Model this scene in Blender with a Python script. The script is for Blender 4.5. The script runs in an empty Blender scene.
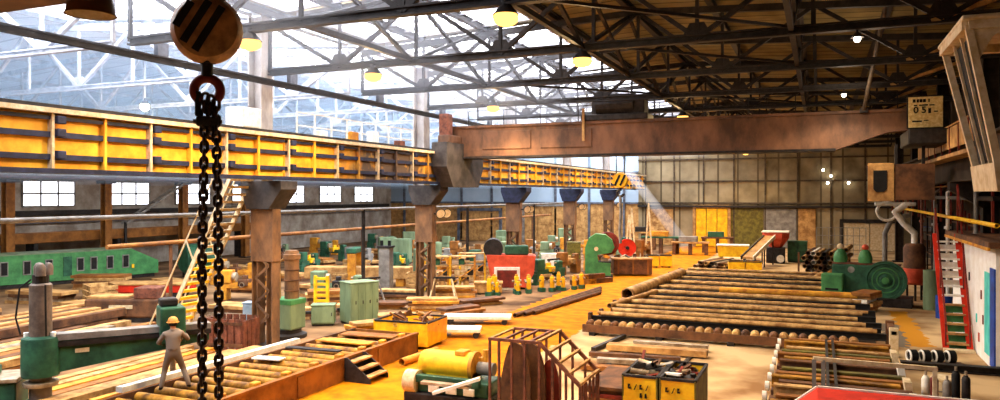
import bpy, bmesh, math, random
from mathutils import Vector, Matrix
EXPOSURE = 0.22
random.seed(7)
R = math.radians
PI = math.pi
SC = bpy.context.scene
COL = SC.collection

# ------------------------------------------------------------------ materials
def lin(c):
    out = []
    for v in c:
        v /= 255.0
        out.append(v / 12.92 if v <= 0.04045 else ((v + 0.055) / 1.055) ** 2.4)
    return (*out, 1.0)

def mat(name, c1, c2=None, scale=3.0, rough=0.7, metal=0.0, bump=0.0, streak=1.0, lo=0.38, hi=0.66):
    m = bpy.data.materials.new(name); m.use_nodes = True
    nt = m.node_tree; b = nt.nodes['Principled BSDF']
    b.inputs['Roughness'].default_value = rough
    b.inputs['Metallic'].default_value = metal; b.inputs['Specular IOR Level'].default_value = 0.25
    if c2 is None:
        c2 = tuple(v * 0.72 for v in c1)
    tc = nt.nodes.new('ShaderNodeTexCoord')
    mp = nt.nodes.new('ShaderNodeMapping'); mp.inputs['Scale'].default_value = (1, 1, streak)
    nz = nt.nodes.new('ShaderNodeTexNoise'); nz.inputs['Scale'].default_value = scale
    nz.inputs['Detail'].default_value = 5; nz.inputs['Roughness'].default_value = 0.65
    cr = nt.nodes.new('ShaderNodeValToRGB')
    cr.color_ramp.elements[0].position = lo; cr.color_ramp.elements[0].color = lin(c2)
    cr.color_ramp.elements[1].position = hi; cr.color_ramp.elements[1].color = lin(c1)
    nt.links.new(tc.outputs['Object'], mp.inputs[0]); nt.links.new(mp.outputs[0], nz.inputs['Vector'])
    nt.links.new(nz.outputs['Fac'], cr.inputs[0]); nt.links.new(cr.outputs[0], b.inputs['Base Color'])
    if bump:
        bp = nt.nodes.new('ShaderNodeBump'); bp.inputs['Strength'].default_value = bump; bp.inputs['Distance'].default_value = 0.02
        nt.links.new(nz.outputs['Fac'], bp.inputs['Height']); nt.links.new(bp.outputs[0], b.inputs['Normal'])
    return m

def emit(name, c, s):
    m = bpy.data.materials.new(name); m.use_nodes = True
    nt = m.node_tree; nt.nodes.clear()
    o = nt.nodes.new('ShaderNodeOutputMaterial'); e = nt.nodes.new('ShaderNodeEmission')
    e.inputs[0].default_value = lin(c); e.inputs[1].default_value = s
    nt.links.new(e.outputs[0], o.inputs[0])
    return m

def mth(nt, op, a, b=None, c=None):
    n = nt.nodes.new('ShaderNodeMath'); n.operation = op
    for i, v in enumerate((a, b, c)):
        if v is None: continue
        if isinstance(v, (int, float)): n.inputs[i].default_value = v
        else: nt.links.new(v, n.inputs[i])
    return n.outputs[0]

def mixc(nt, f, a, b):
    n = nt.nodes.new('ShaderNodeMix'); n.data_type = 'RGBA'
    if isinstance(f, (int, float)): n.inputs[0].default_value = f
    else: nt.links.new(f, n.inputs[0])
    for k, v in ((6, a), (7, b)):
        if isinstance(v, tuple): n.inputs[k].default_value = v
        else: nt.links.new(v, n.inputs[k])
    return n.outputs[2]

def floor_material():
    m = bpy.data.materials.new('floor_concrete'); m.use_nodes = True
    nt = m.node_tree; b = nt.nodes['Principled BSDF']
    geo = nt.nodes.new('ShaderNodeNewGeometry')
    sep = nt.nodes.new('ShaderNodeSeparateXYZ'); nt.links.new(geo.outputs['Position'], sep.inputs[0])
    def noise(s, d=6):
        n = nt.nodes.new('ShaderNodeTexNoise'); n.inputs['Scale'].default_value = s; n.inputs['Detail'].default_value = d
        nt.links.new(geo.outputs['Position'], n.inputs['Vector']); return n.outputs['Fac']
    n1, n2, n3 = noise(0.35), noise(1.7), noise(0.12, 3)
    wob = mth(nt, 'MULTIPLY_ADD', n2, 1.0, -0.5)
    X = mth(nt, 'ADD', sep.outputs[0], wob)
    def ramp(f, a, ca, c, cb):
        r = nt.nodes.new('ShaderNodeValToRGB'); nt.links.new(f, r.inputs[0])
        r.color_ramp.elements[0].position = a; r.color_ramp.elements[0].color = lin(ca)
        r.color_ramp.elements[1].position = c; r.color_ramp.elements[1].color = lin(cb)
        return r.outputs[0]
    pale = ramp(n1, 0.36, (142, 104, 66), 0.56, (212, 180, 134))
    ais = ramp(n2, 0.30, (156, 90, 2), 0.62, (206, 126, 0))
    lft = ramp(n1, 0.40, (78, 54, 36), 0.68, (164, 128, 92))
    in_a = mth(nt, 'MULTIPLY', mth(nt, 'GREATER_THAN', X, -13.4), mth(nt, 'LESS_THAN', X, -8.9))
    c = mixc(nt, mth(nt, 'LESS_THAN', X, -13.4), pale, lft)
    c = mixc(nt, in_a, c, ais)
    # yellow worn paint patch and a grey patch beside the stair
    Y = mth(nt, 'ADD', sep.outputs[1], wob)
    inx = mth(nt, 'MULTIPLY', mth(nt, 'GREATER_THAN', X, 3.0), mth(nt, 'LESS_THAN', X, 3.75))
    iny = mth(nt, 'MULTIPLY', mth(nt, 'GREATER_THAN', Y, 31.0), mth(nt, 'LESS_THAN', Y, 40.0))
    c = mixc(nt, mth(nt, 'MULTIPLY', inx, iny), c, lin((206, 140, 34)))
    inx = mth(nt, 'MULTIPLY', mth(nt, 'GREATER_THAN', X, 2.3), mth(nt, 'LESS_THAN', X, 3.0))
    iny = mth(nt, 'MULTIPLY', mth(nt, 'GREATER_THAN', Y, 30.5), mth(nt, 'LESS_THAN', Y, 36.0))
    c = mixc(nt, mth(nt, 'MULTIPLY', inx, iny), c, lin((124, 112, 98)))
    st = mth(nt, 'GREATER_THAN', n3, 0.58)
    c = mixc(nt, mth(nt, 'MULTIPLY', st, 0.2), c, lin((120, 76, 34)))
    nt.links.new(c, b.inputs['Base Color'])
    b.inputs['Roughness'].default_value = 0.9; b.inputs['Specular IOR Level'].default_value = 0.12
    return m

def banded(name, c1, c2, c3, axis, scale, noise_scale=2.0):
    """boards: narrow joints every 1/scale metres along an axis"""
    m = bpy.data.materials.new(name); m.use_nodes = True
    nt = m.node_tree; b = nt.nodes['Principled BSDF']; b.inputs['Roughness'].default_value = 0.9; b.inputs['Specular IOR Level'].default_value = 0.2
    geo = nt.nodes.new('ShaderNodeNewGeometry')
    sep = nt.nodes.new('ShaderNodeSeparateXYZ'); nt.links.new(geo.outputs['Position'], sep.inputs[0])
    v = mth(nt, 'MULTIPLY', sep.outputs['XYZ'.index(axis)], scale)
    fr = mth(nt, 'FRACT', v); fl = mth(nt, 'FLOOR', v)
    wn = nt.nodes.new('ShaderNodeTexWhiteNoise'); wn.noise_dimensions = '1D'; nt.links.new(fl, wn.inputs['W'])
    nz = nt.nodes.new('ShaderNodeTexNoise'); nz.inputs['Scale'].default_value = noise_scale; nz.inputs['Detail'].default_value = 5
    nt.links.new(geo.outputs['Position'], nz.inputs['Vector'])
    f = mth(nt, 'MULTIPLY_ADD', wn.outputs[0], 0.5, mth(nt, 'MULTIPLY_ADD', nz.outputs['Fac'], 1.6, -0.55))
    f.node.use_clamp = True
    c = mixc(nt, f, lin(c2), lin(c1))
    c = mixc(nt, mth(nt, 'LESS_THAN', fr, 0.09), c, lin(c3))
    nt.links.new(c, b.inputs['Base Color'])
    return m

def girder_material():
    m = mat('girder_yellow_paint', (255, 196, 62), (226, 146, 34), 1.3, 0.55)
    nt = m.node_tree; b = nt.nodes['Principled BSDF']
    src = b.inputs['Base Color'].links[0].from_socket
    geo = nt.nodes.new('ShaderNodeNewGeometry')
    sep = nt.nodes.new('ShaderNodeSeparateXYZ'); nt.links.new(geo.outputs['Position'], sep.inputs[0])
    nz = nt.nodes.new('ShaderNodeTexNoise'); nz.inputs['Scale'].default_value = 2.4; nz.inputs['Detail'].default_value = 8
    nt.links.new(geo.outputs['Position'], nz.inputs['Vector'])
    dy = mth(nt, 'ABSOLUTE', mth(nt, 'SUBTRACT', sep.outputs[1], 29.2))
    a = mth(nt, 'SUBTRACT', 1.0, mth(nt, 'DIVIDE', dy, 4.6)); a.node.use_clamp = True
    a = mth(nt, 'MULTIPLY', mth(nt, 'MULTIPLY_ADD', nz.outputs['Fac'], 3.0, -0.6), mth(nt, 'MULTIPLY', a, 1.9)); a.node.use_clamp = True
    nt.links.new(mixc(nt, a, src, lin((92, 74, 62))), b.inputs['Base Color'])
    return m

M = dict(
    girder=girder_material(),
    blue_steel=mat('dark_blue_steel', (44, 50, 78), (28, 32, 50), 4, 0.5),
    soot=mat('sooty_steel', (84, 78, 76), (52, 48, 48), 1.5, 0.65),
    grey_col=mat('drill_column_steel', (128, 112, 100), (90, 78, 70), 3, 0.4, 0.2),
    hook_brown=mat('hook_block_brown', (190, 138, 86), (130, 94, 62), 6, 0.5),
    bluegrey=mat('blue_grey_steel', (104, 110, 124), (66, 68, 78), 2, 0.6),
    cream=mat('cream_paint', (232, 214, 180), (198, 170, 126), 5, 0.6),
    white=mat('white_paint', (246, 243, 236), (222, 212, 196), 5, 0.6),
    truss=mat('truss_steel', (50, 44, 41), (26, 22, 21), 3, 0.6),
    truss_pale=mat('haze_pale_truss', (186, 186, 192), (136, 138, 150), 3, 0.6),  # steel lightened to paint the bright haze of the side bay
    purlin=mat('purlin_steel', (58, 50, 46), (34, 28, 26), 3, 0.65),
    column=mat('column_brown_paint', (148, 108, 74), (88, 66, 52), 1.6, 0.65, streak=0.5),
    column_grey=mat('column_grey_paint', (198, 192, 190), (158, 150, 148), 1.6, 0.65, streak=0.5),
    bridge=mat('crane_rust_brown', (136, 96, 70), (80, 58, 46), 0.9, 0.6, streak=0.5),
    dark=mat('dark_grimy_steel', (52, 46, 44), (26, 22, 22), 4, 0.55),
    black=mat('black_rubber', (30, 28, 28), (16, 14, 14), 4, 0.7),
    chain=mat('blackened_chain_steel', (92, 72, 62), (44, 34, 32), 14, 0.38, 0.7),
    green=mat('machine_green', (82, 150, 88), (58, 112, 68), 1.6, 0.5),
    green2=mat('deep_green', (54, 104, 76), (32, 66, 52), 2, 0.45),
    palegreen=mat('pale_grey_green', (132, 152, 116), (100, 118, 90), 1.6, 0.6, streak=0.3),
    olive=mat('olive_paint', (122, 112, 44), (80, 70, 30), 2.5, 0.6),
    yellow=mat('yellow_paint', (250, 206, 34), (226, 160, 24), 2.2, 0.5),
    ochre=mat('ochre_paint', (226, 162, 50), (170, 104, 34), 2, 0.6),
    red=mat('red_paint', (214, 48, 22), (176, 36, 16), 2, 0.85),
    redorange=mat('faded_red_orange', (220, 92, 62), (186, 66, 42), 2, 0.55),
    maroon=mat('maroon_paint', (136, 46, 34), (92, 32, 26), 3, 0.55),
    rust=mat('rusty_brown_plate', (124, 82, 52), (70, 46, 32), 1.6, 0.7, bump=0.3),
    rust2=mat('orange_rust_plate', (164, 106, 46), (112, 68, 30), 1.3, 0.7),
    frame_rust=mat('red_brown_primer', (138, 82, 62), (86, 50, 38), 4, 0.6),
    steel=mat('bare_steel', (190, 174, 150), (130, 108, 84), 3, 0.42, 0.35),
    tan=mat('tan_boards', (206, 160, 98), (144, 102, 58), 2, 0.7),
    timber=mat('timber', (214, 172, 110), (140, 98, 56), 2.5, 0.8),
    pipe=mat('scaled_pipe', (206, 166, 112), (122, 82, 48), 2.2, 0.55, 0.2),
    roller=mat('yellow_brown_roller', (206, 146, 50), (104, 68, 28), 3, 0.5, 0.2),
    grey=mat('grey_enamel', (150, 146, 140), (108, 102, 98), 2, 0.6),
    sky_blue=mat('pale_blue_enamel', (166, 190, 214), (130, 156, 184), 2, 0.5),
    turq=mat('turquoise_paint', (96, 220, 206), (60, 186, 178), 2, 0.5),
    blue=mat('blue_paint', (44, 84, 176), (28, 54, 126), 2, 0.5),
    cloth=mat('grey_brown_workwear', (128, 108, 90), (96, 78, 64), 6, 0.9),
    skin=mat('skin', (200, 140, 104), (178, 116, 84), 6, 0.6),
    cap=mat('orange_helmet', (222, 160, 84), (190, 124, 54), 5, 0.5),
    pane=emit('skylight_glass', (246, 247, 255), 9.0),
    pane_left=emit('hazy_skylight_glass', (240, 246, 255), 14.0),
    pane_side=emit('side_window_glass', (236, 240, 250), 3.4),
    bulb=emit('sodium_bulb', (255, 190, 90), 3.0),
    star=emit('star_bulb', (255, 226, 176), 60.0),
    spot=emit('white_bulb', (255, 246, 224), 16.0),
    gap_shade=mat('gap_shade_sheet', (74, 56, 42), (38, 28, 22), 1.2, 0.6),  # dark colour painting the shade in gaps under rails, beams and rollers
    trim_brown=mat('wall_frame_brown', (96, 80, 62), (60, 50, 40), 3, 0.7),
    lit_white=mat('lit_white_wall', (252, 250, 246), (236, 230, 220), 2, 0.8),  # whiter copy of the white, light on the booth wall put into colour
    ink=mat('black_marking', (28, 22, 18), (20, 16, 12), 8, 0.8),
    plate=mat('weathered_cream_plate', (240, 218, 160), (204, 170, 104), 9, 0.7),
    wall_haze=banded('hazed_sheeting', (176, 196, 216), (140, 164, 190), (120, 142, 168), 'Y', 0.9, 0.5),  # blue daylight haze put into the wall colour
    wall_low=mat('grimy_grey_wall', (186, 178, 168), (134, 120, 108), 0.6, 0.8),
    wall_back=banded('back_wall_panels', (172, 156, 124), (100, 88, 66), (96, 84, 64), 'X', 0.5, 0.7),
    wall_dark=mat('dark_wall', (70, 56, 44), (38, 30, 24), 0.8, 0.85),
    roof=banded('roof_boards', (150, 130, 82), (104, 90, 56), (40, 32, 20), 'Y', 1.1, 1.2),
    roof_left=banded('hazed_roof_boards', (206, 214, 224), (176, 188, 204), (150, 162, 180), 'Y', 0.7, 0.6),  # haze under this roof painted into the boards as pale blue
    floor=floor_material(),
)

# ------------------------------------------------------------------ mesh builder
def frame_to(p0, p1, up=(0, 0, 1)):
    p0, p1 = Vector(p0), Vector(p1); z = p1 - p0; L = z.length; z.normalize()
    u = Vector(up)
    if abs(z.dot(u)) > 0.98: u = Vector((0, 1, 0))
    x = u.cross(z).normalized(); y = z.cross(x)
    m = Matrix((x, y, z)).transposed().to_4x4(); m.translation = p0
    return m, L

class MB:
    def __init__(s): s.bm = bmesh.new()
    def box(s, lo, hi, bevel=0.0):
        lo, hi = Vector(lo), Vector(hi)
        c = (lo + hi) / 2; d = hi - lo
        r = bmesh.ops.create_cube(s.bm, size=1.0, matrix=Matrix.Translation(c) @ Matrix.Diagonal((*d, 1)))
        if bevel:
            es = list({e for v in r['verts'] for e in v.link_edges})
            bmesh.ops.bevel(s.bm, geom=es, offset=bevel, segments=2, affect='EDGES', profile=0.5)
        return s
    def bar(s, p0, p1, w, h, up=(0, 0, 1)):
        m, L = frame_to(p0, p1, up)
        bmesh.ops.create_cube(s.bm, size=1.0, matrix=m @ Matrix.Translation((0, 0, L / 2)) @ Matrix.Diagonal((w, h, L, 1)))
        return s
    def ibeam(s, p0, p1, w, h, t=0.03, up=(0, 0, 1)):
        m, L = frame_to(p0, p1, up)
        for (cx, cy, dx, dy) in ((0, h / 2 - t / 2, w, t), (0, -h / 2 + t / 2, w, t), (0, 0, t, h - 2 * t)):
            bmesh.ops.create_cube(s.bm, size=1.0, matrix=m @ Matrix.Translation((cx, cy, L / 2)) @ Matrix.Diagonal((dx, dy, L, 1)))
        return s
    def cyl(s, p0, p1, r0, r1=None, seg=16, caps=True):
        m, L = frame_to(p0, p1)
        bmesh.ops.create_cone(s.bm, cap_ends=caps, segments=seg, radius1=r0, radius2=r0 if r1 is None else r1, depth=L,
                              matrix=m @ Matrix.Translation((0, 0, L / 2)))
        return s
    def pipe(s, p0, p1, r, t=0.02, seg=14):
        m, L = frame_to(p0, p1); bm = s.bm; rings = []
        for (rr, z) in ((r, 0), (r, L), (r - t, L), (r - t, 0)):
            rings.append([bm.verts.new(m @ Vector((rr * math.cos(2 * PI * k / seg), rr * math.sin(2 * PI * k / seg), z))) for k in range(seg)])
        for a in range(4):
            A, B = rings[a], rings[(a + 1) % 4]
            for k in range(seg): bm.faces.new((A[k], A[(k + 1) % seg], B[(k + 1) % seg], B[k]))
        return s
    def sphere(s, c, r, sc=(1, 1, 1), seg=18):
        bmesh.ops.create_uvsphere(s.bm, u_segments=seg, v_segments=seg // 2 + 2, radius=r, matrix=Matrix.Translation(c) @ Matrix.Diagonal((*sc, 1)))
        return s
    def lathe(s, prof, c=(0, 0, 0), axis=(0, 0, 1), seg=20):
        c = Vector(c); m, _ = frame_to(c, c + Vector(axis)); rings = []
        for (r, z) in prof:
            if r < 1e-5: rings.append([s.bm.verts.new(m @ Vector((0, 0, z)))])
            else: rings.append([s.bm.verts.new(m @ Vector((r * math.cos(2 * PI * k / seg), r * math.sin(2 * PI * k / seg), z))) for k in range(seg)])
        for A, B in zip(rings, rings[1:]):
            for k in range(seg):
                q = (k + 1) % seg
                if len(A) == 1 and len(B) == 1: continue
                if len(A) == 1: s.bm.faces.new((A[0], B[q], B[k]))
                elif len(B) == 1: s.bm.faces.new((A[k], A[q], B[0]))
                else: s.bm.faces.new((A[k], A[q], B[q], B[k]))
        return s
    def tube(s, pts, r, seg=8):
        for a, b in zip(pts, pts[1:]): s.cyl(a, b, r, seg=seg)
        for p in pts[1:-1]: s.sphere(p, r * 1.02, seg=8)
        return s
    def torus(s, c, axis, Rr, r, seg=24, rs=8, a0=0, a1=2 * PI):
        c = Vector(c); m, _ = frame_to(c, c + Vector(axis)); bm = s.bm
        full = abs(a1 - a0 - 2 * PI) < 1e-6; n = seg if full else seg + 1; rings = []
        for i in range(n):
            a = a0 + (a1 - a0) * i / seg
            rings.append([bm.verts.new(m @ Vector(((Rr + r * math.cos(t)) * math.cos(a), (Rr + r * math.cos(t)) * math.sin(a), r * math.sin(t)))) for t in [2 * PI * j / rs for j in range(rs)]])
        for i in range(seg if full else seg):
            A, B = rings[i], rings[(i + 1) % n]
            for j in range(rs): bm.faces.new((A[j], A[(j + 1) % rs], B[(j + 1) % rs], B[j]))
        return s
    def prism(s, poly, a, b, plane='XZ'):
        """poly in the plane, extruded along the remaining axis from a to b"""
        def P(u, v, w):
            return {'XZ': (u, w, v), 'YZ': (w, u, v), 'XY': (u, v, w)}[plane]
        A = [s.bm.verts.new(P(u, v, a)) for u, v in poly]; B = [s.bm.verts.new(P(u, v, b)) for u, v in poly]
        n = len(poly)
        s.bm.faces.new(A); s.bm.faces.new(B[::-1])
        for k in range(n): s.bm.faces.new((A[k], A[(k + 1) % n], B[(k + 1) % n], B[k]))
        return s
    def rot(s, ang, axis, c=(0, 0, 0)):
        bmesh.ops.rotate(s.bm, verts=s.bm.verts, cent=c, matrix=Matrix.Rotation(ang, 3, axis)); return s
    def build(s, name, m, parent=None, smooth=False, loc=None):
        bmesh.ops.recalc_face_normals(s.bm, faces=s.bm.faces)
        me = bpy.data.meshes.new(name); s.bm.to_mesh(me); s.bm.free()
        me.materials.append(M[m] if isinstance(m, str) else m)
        if smooth:
            me.polygons.foreach_set('use_smooth', [True] * len(me.polygons))
            me.set_sharp_from_angle(angle=R(38))
        o = bpy.data.objects.new(name, me); COL.objects.link(o)
        if parent is not None: o.parent = parent
        if loc is not None: o.location = loc
        return o

def tag(o, label, cat, group=None, kind='thing'):
    o['label'] = label; o['category'] = cat; o['kind'] = kind
    if group: o['group'] = group
    return o

def thing(name, label, cat, loc=(0, 0, 0), rz=0.0, group=None):
    o = bpy.data.objects.new(name, None); COL.objects.link(o)
    o.location = loc; o.rotation_euler = (0, 0, rz); o.empty_display_size = 0.2
    return tag(o, label, cat, group)

def dup(root, loc=None, rz=None, label=None, group=None):
    r = root.copy(); COL.objects.link(r)
    if loc is not None: r.location = loc
    if rz is not None: r.rotation_euler = (0, 0, rz)
    if label: r['label'] = label
    if group: r['group'] = group
    for ch in list(root.children):
        c = ch.copy(); COL.objects.link(c); c.parent = r
        for g in list(ch.children):
            d = g.copy(); COL.objects.link(d); d.parent = c
    return r

def struct(name, mb, m, parent=None):
    o = mb.build(name, m, parent)
    if parent is None: o['kind'] = 'structure'
    return o

def solid(name, label, cat, mb, m, loc=(0, 0, 0), rz=0.0, group=None, smooth=False):
    o = mb.build(name, m, None, smooth, loc); o.rotation_euler = (0, 0, rz)
    return tag(o, label, cat, group)

# ------------------------------------------------------------------ the hall
XL, XR, XC = -18.4, 5.2, -6.6          # column rows and ridge of the main bay
YB = 82.0
struct('floor', MB().box((-50, -6, -0.2), (8, YB, 0)), 'floor')
struct('wall_left', MB().box((-50.3, -6, 0), (-50, YB, 7.0)), 'wall_low')
struct('wall_left_upper', MB().box((-50.3, -6, 7.0), (-50, YB, 13.2)), 'wall_haze')
struct('wall_right', MB().box((8, -6, 0), (8.3, YB, 13.0)), 'wall_dark')
struct('wall_front', MB().box((-50, -6.3, 0), (8, -6, 14.0)), 'wall_dark')
struct('wall_back', MB().box((-18.4, YB, 0), (8, YB + 0.3, 13.5)), 'wall_back')
struct('wall_rear', MB().box((-50, YB, 4.6), (-18.4, YB + 0.3, 14.0)), 'wall_haze')
struct('wall_rear_lower', MB().box((-50, YB, 0), (-18.4, YB + 0.3, 4.6)), 'tan')

def roof_z(x):
    if x >= XL: return 12.75 - abs(x - XC) * 0.055
    return 12.1 + max(0, (15.6 - abs(x + 34))) * 0.075
struct('ceiling', MB().prism([(XL, roof_z(XL)), (XC, roof_z(XC)), (8, roof_z(8)), (8, roof_z(8) + .2), (XC, roof_z(XC) + .2), (XL, roof_z(XL) + .2)], -6, YB, 'XZ'), 'roof')
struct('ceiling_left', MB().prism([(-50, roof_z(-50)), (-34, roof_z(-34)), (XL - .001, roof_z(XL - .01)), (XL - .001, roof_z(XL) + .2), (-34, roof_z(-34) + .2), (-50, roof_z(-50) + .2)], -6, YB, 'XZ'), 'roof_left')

# skylights: one glazed field per 6 m roof bay in each roof slope beside the column row
wn = 0
def skylight(x0, x1, y0, y1):
    global wn
    wn += 1
    z0, z1 = roof_z(x0 + .02) - .05, roof_z(x1 - .02) - .05
    f = MB()
    n = 5
    for k in range(n + 1):
        y = y0 + (y1 - y0) * k / n
        f.bar((x0, y, z0 - .06), (x1, y, z1 - .06), .07, .12)
    for t in (0, .34, .67, 1):
        x = x0 + (x1 - x0) * t; z = z0 + (z1 - z0) * t - .06
        f.bar((x, y0, z), (x, y1, z), .09, .12)
    fo = struct('window_%d' % wn, f, 'truss_pale'); fo['kind'] = 'structure'
    p = MB(); v = [p.bm.verts.new(c) for c in ((x0, y0, z0), (x0, y1, z0), (x1, y1, z1), (x1, y0, z1))]; p.bm.faces.new(v)
    p.build('pane', 'pane' if x0 > -18 else 'pane_left', fo)
for k in range(-3, 11):
    y0 = 15.8 + 6 * k + .3
    if y0 + 5.4 > YB: continue
    skylight(-17.4, -10.4, y0, y0 + 5.4)
    skylight(-28.4, -19.0, y0, y0 + 5.4)
for k in range(9):                       # bright windows in the far left wall
    y0 = 21 + 6.6 * k
    wn += 1
    f = MB()
    for y in (0, 1.3, 2.6, 3.9): f.box((-50, y0 + y - .06, 4.7), (-49.9, y0 + y + .06, 6.5))
    for z in (4.7, 5.6, 6.5): f.box((-50, y0, z - .06), (-49.9, y0 + 3.9, z + .06))
    fo = struct('window_%d' % wn, f, 'grey')
    p = MB(); p.box((-49.985, y0, 4.7), (-49.95, y0 + 3.9, 6.5)); p.build('pane', 'pane_side', fo)

# back wall steelwork, gates
tn = 0
def trim(mb, m='dark'):
    global tn
    tn += 1
    return struct('trim_%d' % tn, mb, m)
for k in range(9):
    x = -17.6 + 3.1 * k
    trim(MB().box((x - .07, YB - .14, 0), (x + .07, YB, 12.2)), 'trim_brown')
for z in (4.65, 6.95, 9.3): trim(MB().box((-18.4, YB - .16, z - .08), (8, YB, z + .08)), 'trim_brown')
trim(MB().box((-18.4, YB - .5, 4.2), (8, YB, 4.4)))
for k in range(8):
    x = -48 + 4.0 * k
    trim(MB().box((x - .12, YB - .2, 0), (x + .12, YB, 12.0)), 'bluegrey')
for z in (4.6, 8.0): trim(MB().box((-50, YB - .16, z - .1), (-18.4, YB, z + .1)), 'bluegrey')
def gate(n, x0, x1, h, m, fm, leaves=2):
    f = MB()
    f.box((x0 - .3, YB - .3, 0), (x0, YB, h + .3)); f.box((x1, YB - .3, 0), (x1 + .3, YB, h + .3)); f.box((x0 - .3, YB - .34, h), (x1 + .3, YB, h + .35))
    o = struct('door_%d' % n, f, fm)
    w = (x1 - x0) / leaves
    for k in range(leaves):
        a = x0 + w * k
        lf = MB().box((a + .03, YB - .2, .03), (a + w - .03, YB - .08, h - .02), .03)
        for z in (.1, h / 2, h - .25): lf.box((a + .1, YB - .24, z), (a + w - .1, YB - .18, z + .12))
        lf.build('gate_leaf', m, o)
gate(1, 2.1, 6.9, 2.75, 'cream', 'dark')
gate(2, -12.2, -8.9, 4.1, 'yellow', 'tan', 3)
gate(3, -40.2, -35.0, 3.6, 'tan', 'bluegrey')
gate(4, -31.8, -26.9, 4.2, 'tan', 'grey', 3)
for (a, b, z, m) in ((-17.5, -14.6, 4.0, 'timber'), (-8.6, -5.4, 4.1, 'olive'), (-5.3, -2.2, 4.1, 'grey'), (-2.1, -.4, 4.1, 'tan')):
    trim(MB().box((a, YB - .12, .1), (b, YB, z), .02), m)

# ------------------------------------------------------------------ columns
COLY = [21.7 + 12 * k for k in range(5)]
ordinal = ['first', 'second', 'third', 'fourth', 'fifth', 'sixth']
for i, y in enumerate(COLY):
    t = thing('steel_column', ['nearest brown steel column, behind the ladder stair and the green based press', 'brown steel column under the rusty crane end', 'brown steel column rising behind the red hopper machine', 'brown steel column with floodlights, second from the far end of the row', 'farthest brown steel column of the row, behind the green press'][i], 'column', (XL - .1, y, 0))
    MB().box((-.65, -.6, 0), (.65, .6, .12), .02).build('base_plate', 'dark', t)
    for sx in (-1, 1):
        MB().ibeam((sx * .33, 0, .1), (sx * .33, 0, 5.2), .42, .26, .03, (1, 0, 0)).build('shaft', 'column', t)
    for sy in (-.2, .2):
        la = MB()
        for k in range(5):
            za = .7 + k * .9
            la.bar((-.3, sy, za), (.3, sy, za + .45), .09, .02, (0, 1, 0)); la.bar((.3, sy, za + .45), (-.3, sy, za + .9), .09, .02, (0, 1, 0))
        la.build('lacing', 'column', t)
    MB().box((-.5, -.23, 3.1), (.5, .23, 5.0), .02).build('splice_plate', 'column', t)
    MB().prism([(-.5, 5.0), (.5, 5.0), (1.05, 5.7), (1.05, 6.0), (-.75, 6.0), (-.75, 5.7)], -.45, .45, 'XZ').build('bracket', 'blue_steel' if i > 1 else 'soot', t)
    MB().ibeam((-.25, 0, 6.0), (-.25, 0, 12.0), .62, .62, .05, (1, 0, 0)).build('upper_shaft', 'column_grey', t)
for i, y in enumerate((33.7, 45.7, 57.7, 69.7)):
    t = thing('steel_column', 'dark steel column %s' % ('at the white booth behind the red stair', 'just beyond the upright tank', 'against the dark side wall, second from the back wall', 'against the dark side wall, closest to the back wall')[i], 'column', (6.0, y, 0))
    MB().box((-.5, -.45, 0), (.5, .45, .1)).build('base_plate', 'dark', t)
    MB().ibeam((0, 0, .1), (0, 0, 12.0), .5, .6, .04, (1, 0, 0)).build('shaft', 'purlin', t)
    MB().prism([(-.3, 5.0), (-1.4, 5.7), (-1.4, 6.0), (.3, 6.0)], -.3, .3, 'XZ').build('bracket', 'purlin', t)

# ------------------------------------------------------------------ runway girders
GX = -17.75
ZB, ZT = 6.04, 7.66
def girder_segment(y0, y1, label):
    t = thing('runway_girder', label, 'girder', (GX, y0, 0))
    L = y1 - y0
    MB().box((-.05, 0.02, ZB + .1), (.05, L - .02, ZT - .1)).build('web', 'girder', t)
    MB().box((-.3, 0.01, ZT - .12), (.3, L - .01, ZT)).build('top_flange', 'cream', t)
    MB().box((-.3, 0.01, ZB), (.3, L - .01, ZB + .12)).build('bottom_flange', 'blue_steel', t)
    for z, h in ((ZB + .34, .14), (ZB + .90, .14), (ZT - .28, .09)):
        MB().box((.05, 0.05, z), (.16, L - .05, z + h)).build('stiffener_rail', 'blue_steel', t)
    n = int(round(L / 1.5))
    for k in range(n):
        y = .12 + k * (L - .1) / n
        s_ = MB().box((.05, y - .035, ZB + .12), (.22, y + .035, ZT - .12)).build('stiffener', 'cream' if k % 2 == 0 else 'girder', t)
        if k % 2 == 0:
            for z in (ZB + .45, ZB + 1.0, ZT - .3):
                MB().box((.16, y + .06, z - .08), (.3, y + .30, z + .12), .02).build('cleat', 'blue_steel', s_)
    MB().box((-.06, 0, ZT), (.06, L, ZT + .12)).build('rail', 'dark', t)
    return t
for i, (a, b) in enumerate(((9.7, 21.7), (21.7, 33.7), (33.7, 45.7), (45.7, 57.7), (57.7, 69.7), (69.7, 81.6))):
    girder_segment(a, b, ['yellow plate girder length from the left picture edge past the ladder, behind the hanging chains',
        'soot stained yellow plate girder length between ladder column and rust brown crane end',
        'yellow plate girder length just beyond the crane end carriage',
        'yellow plate girder length between third and fourth far columns',
        'yellow plate girder length between fourth and fifth far columns, above the green press',
        'last yellow plate girder length reaching the back wall'][i])
for i, (a, b) in enumerate(((21.7, 45.7), (45.7, 69.7), (69.7, 81.6))):
    t = thing('runway_girder', ['dark brown', 'grimy', 'black'][i] + ' runway girder on the stair side, ' + ['length above the white booth', 'length above the tank', 'length by the gate'][i], 'girder', (4.9, a, 0))
    L = b - a
    MB().ibeam((0, 0, 6.7), (0, L, 6.7), .5, 1.4, .06).build('web', 'wall_dark', t)
    MB().box((-.05, 0, 7.4), (.05, L, 7.5)).build('rail', 'dark', t)
t = thing('catwalk_guard', 'row of tan guard panels on the dark stair side girder', 'guard rail', (4.55, 27.0, 7.1))
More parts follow.
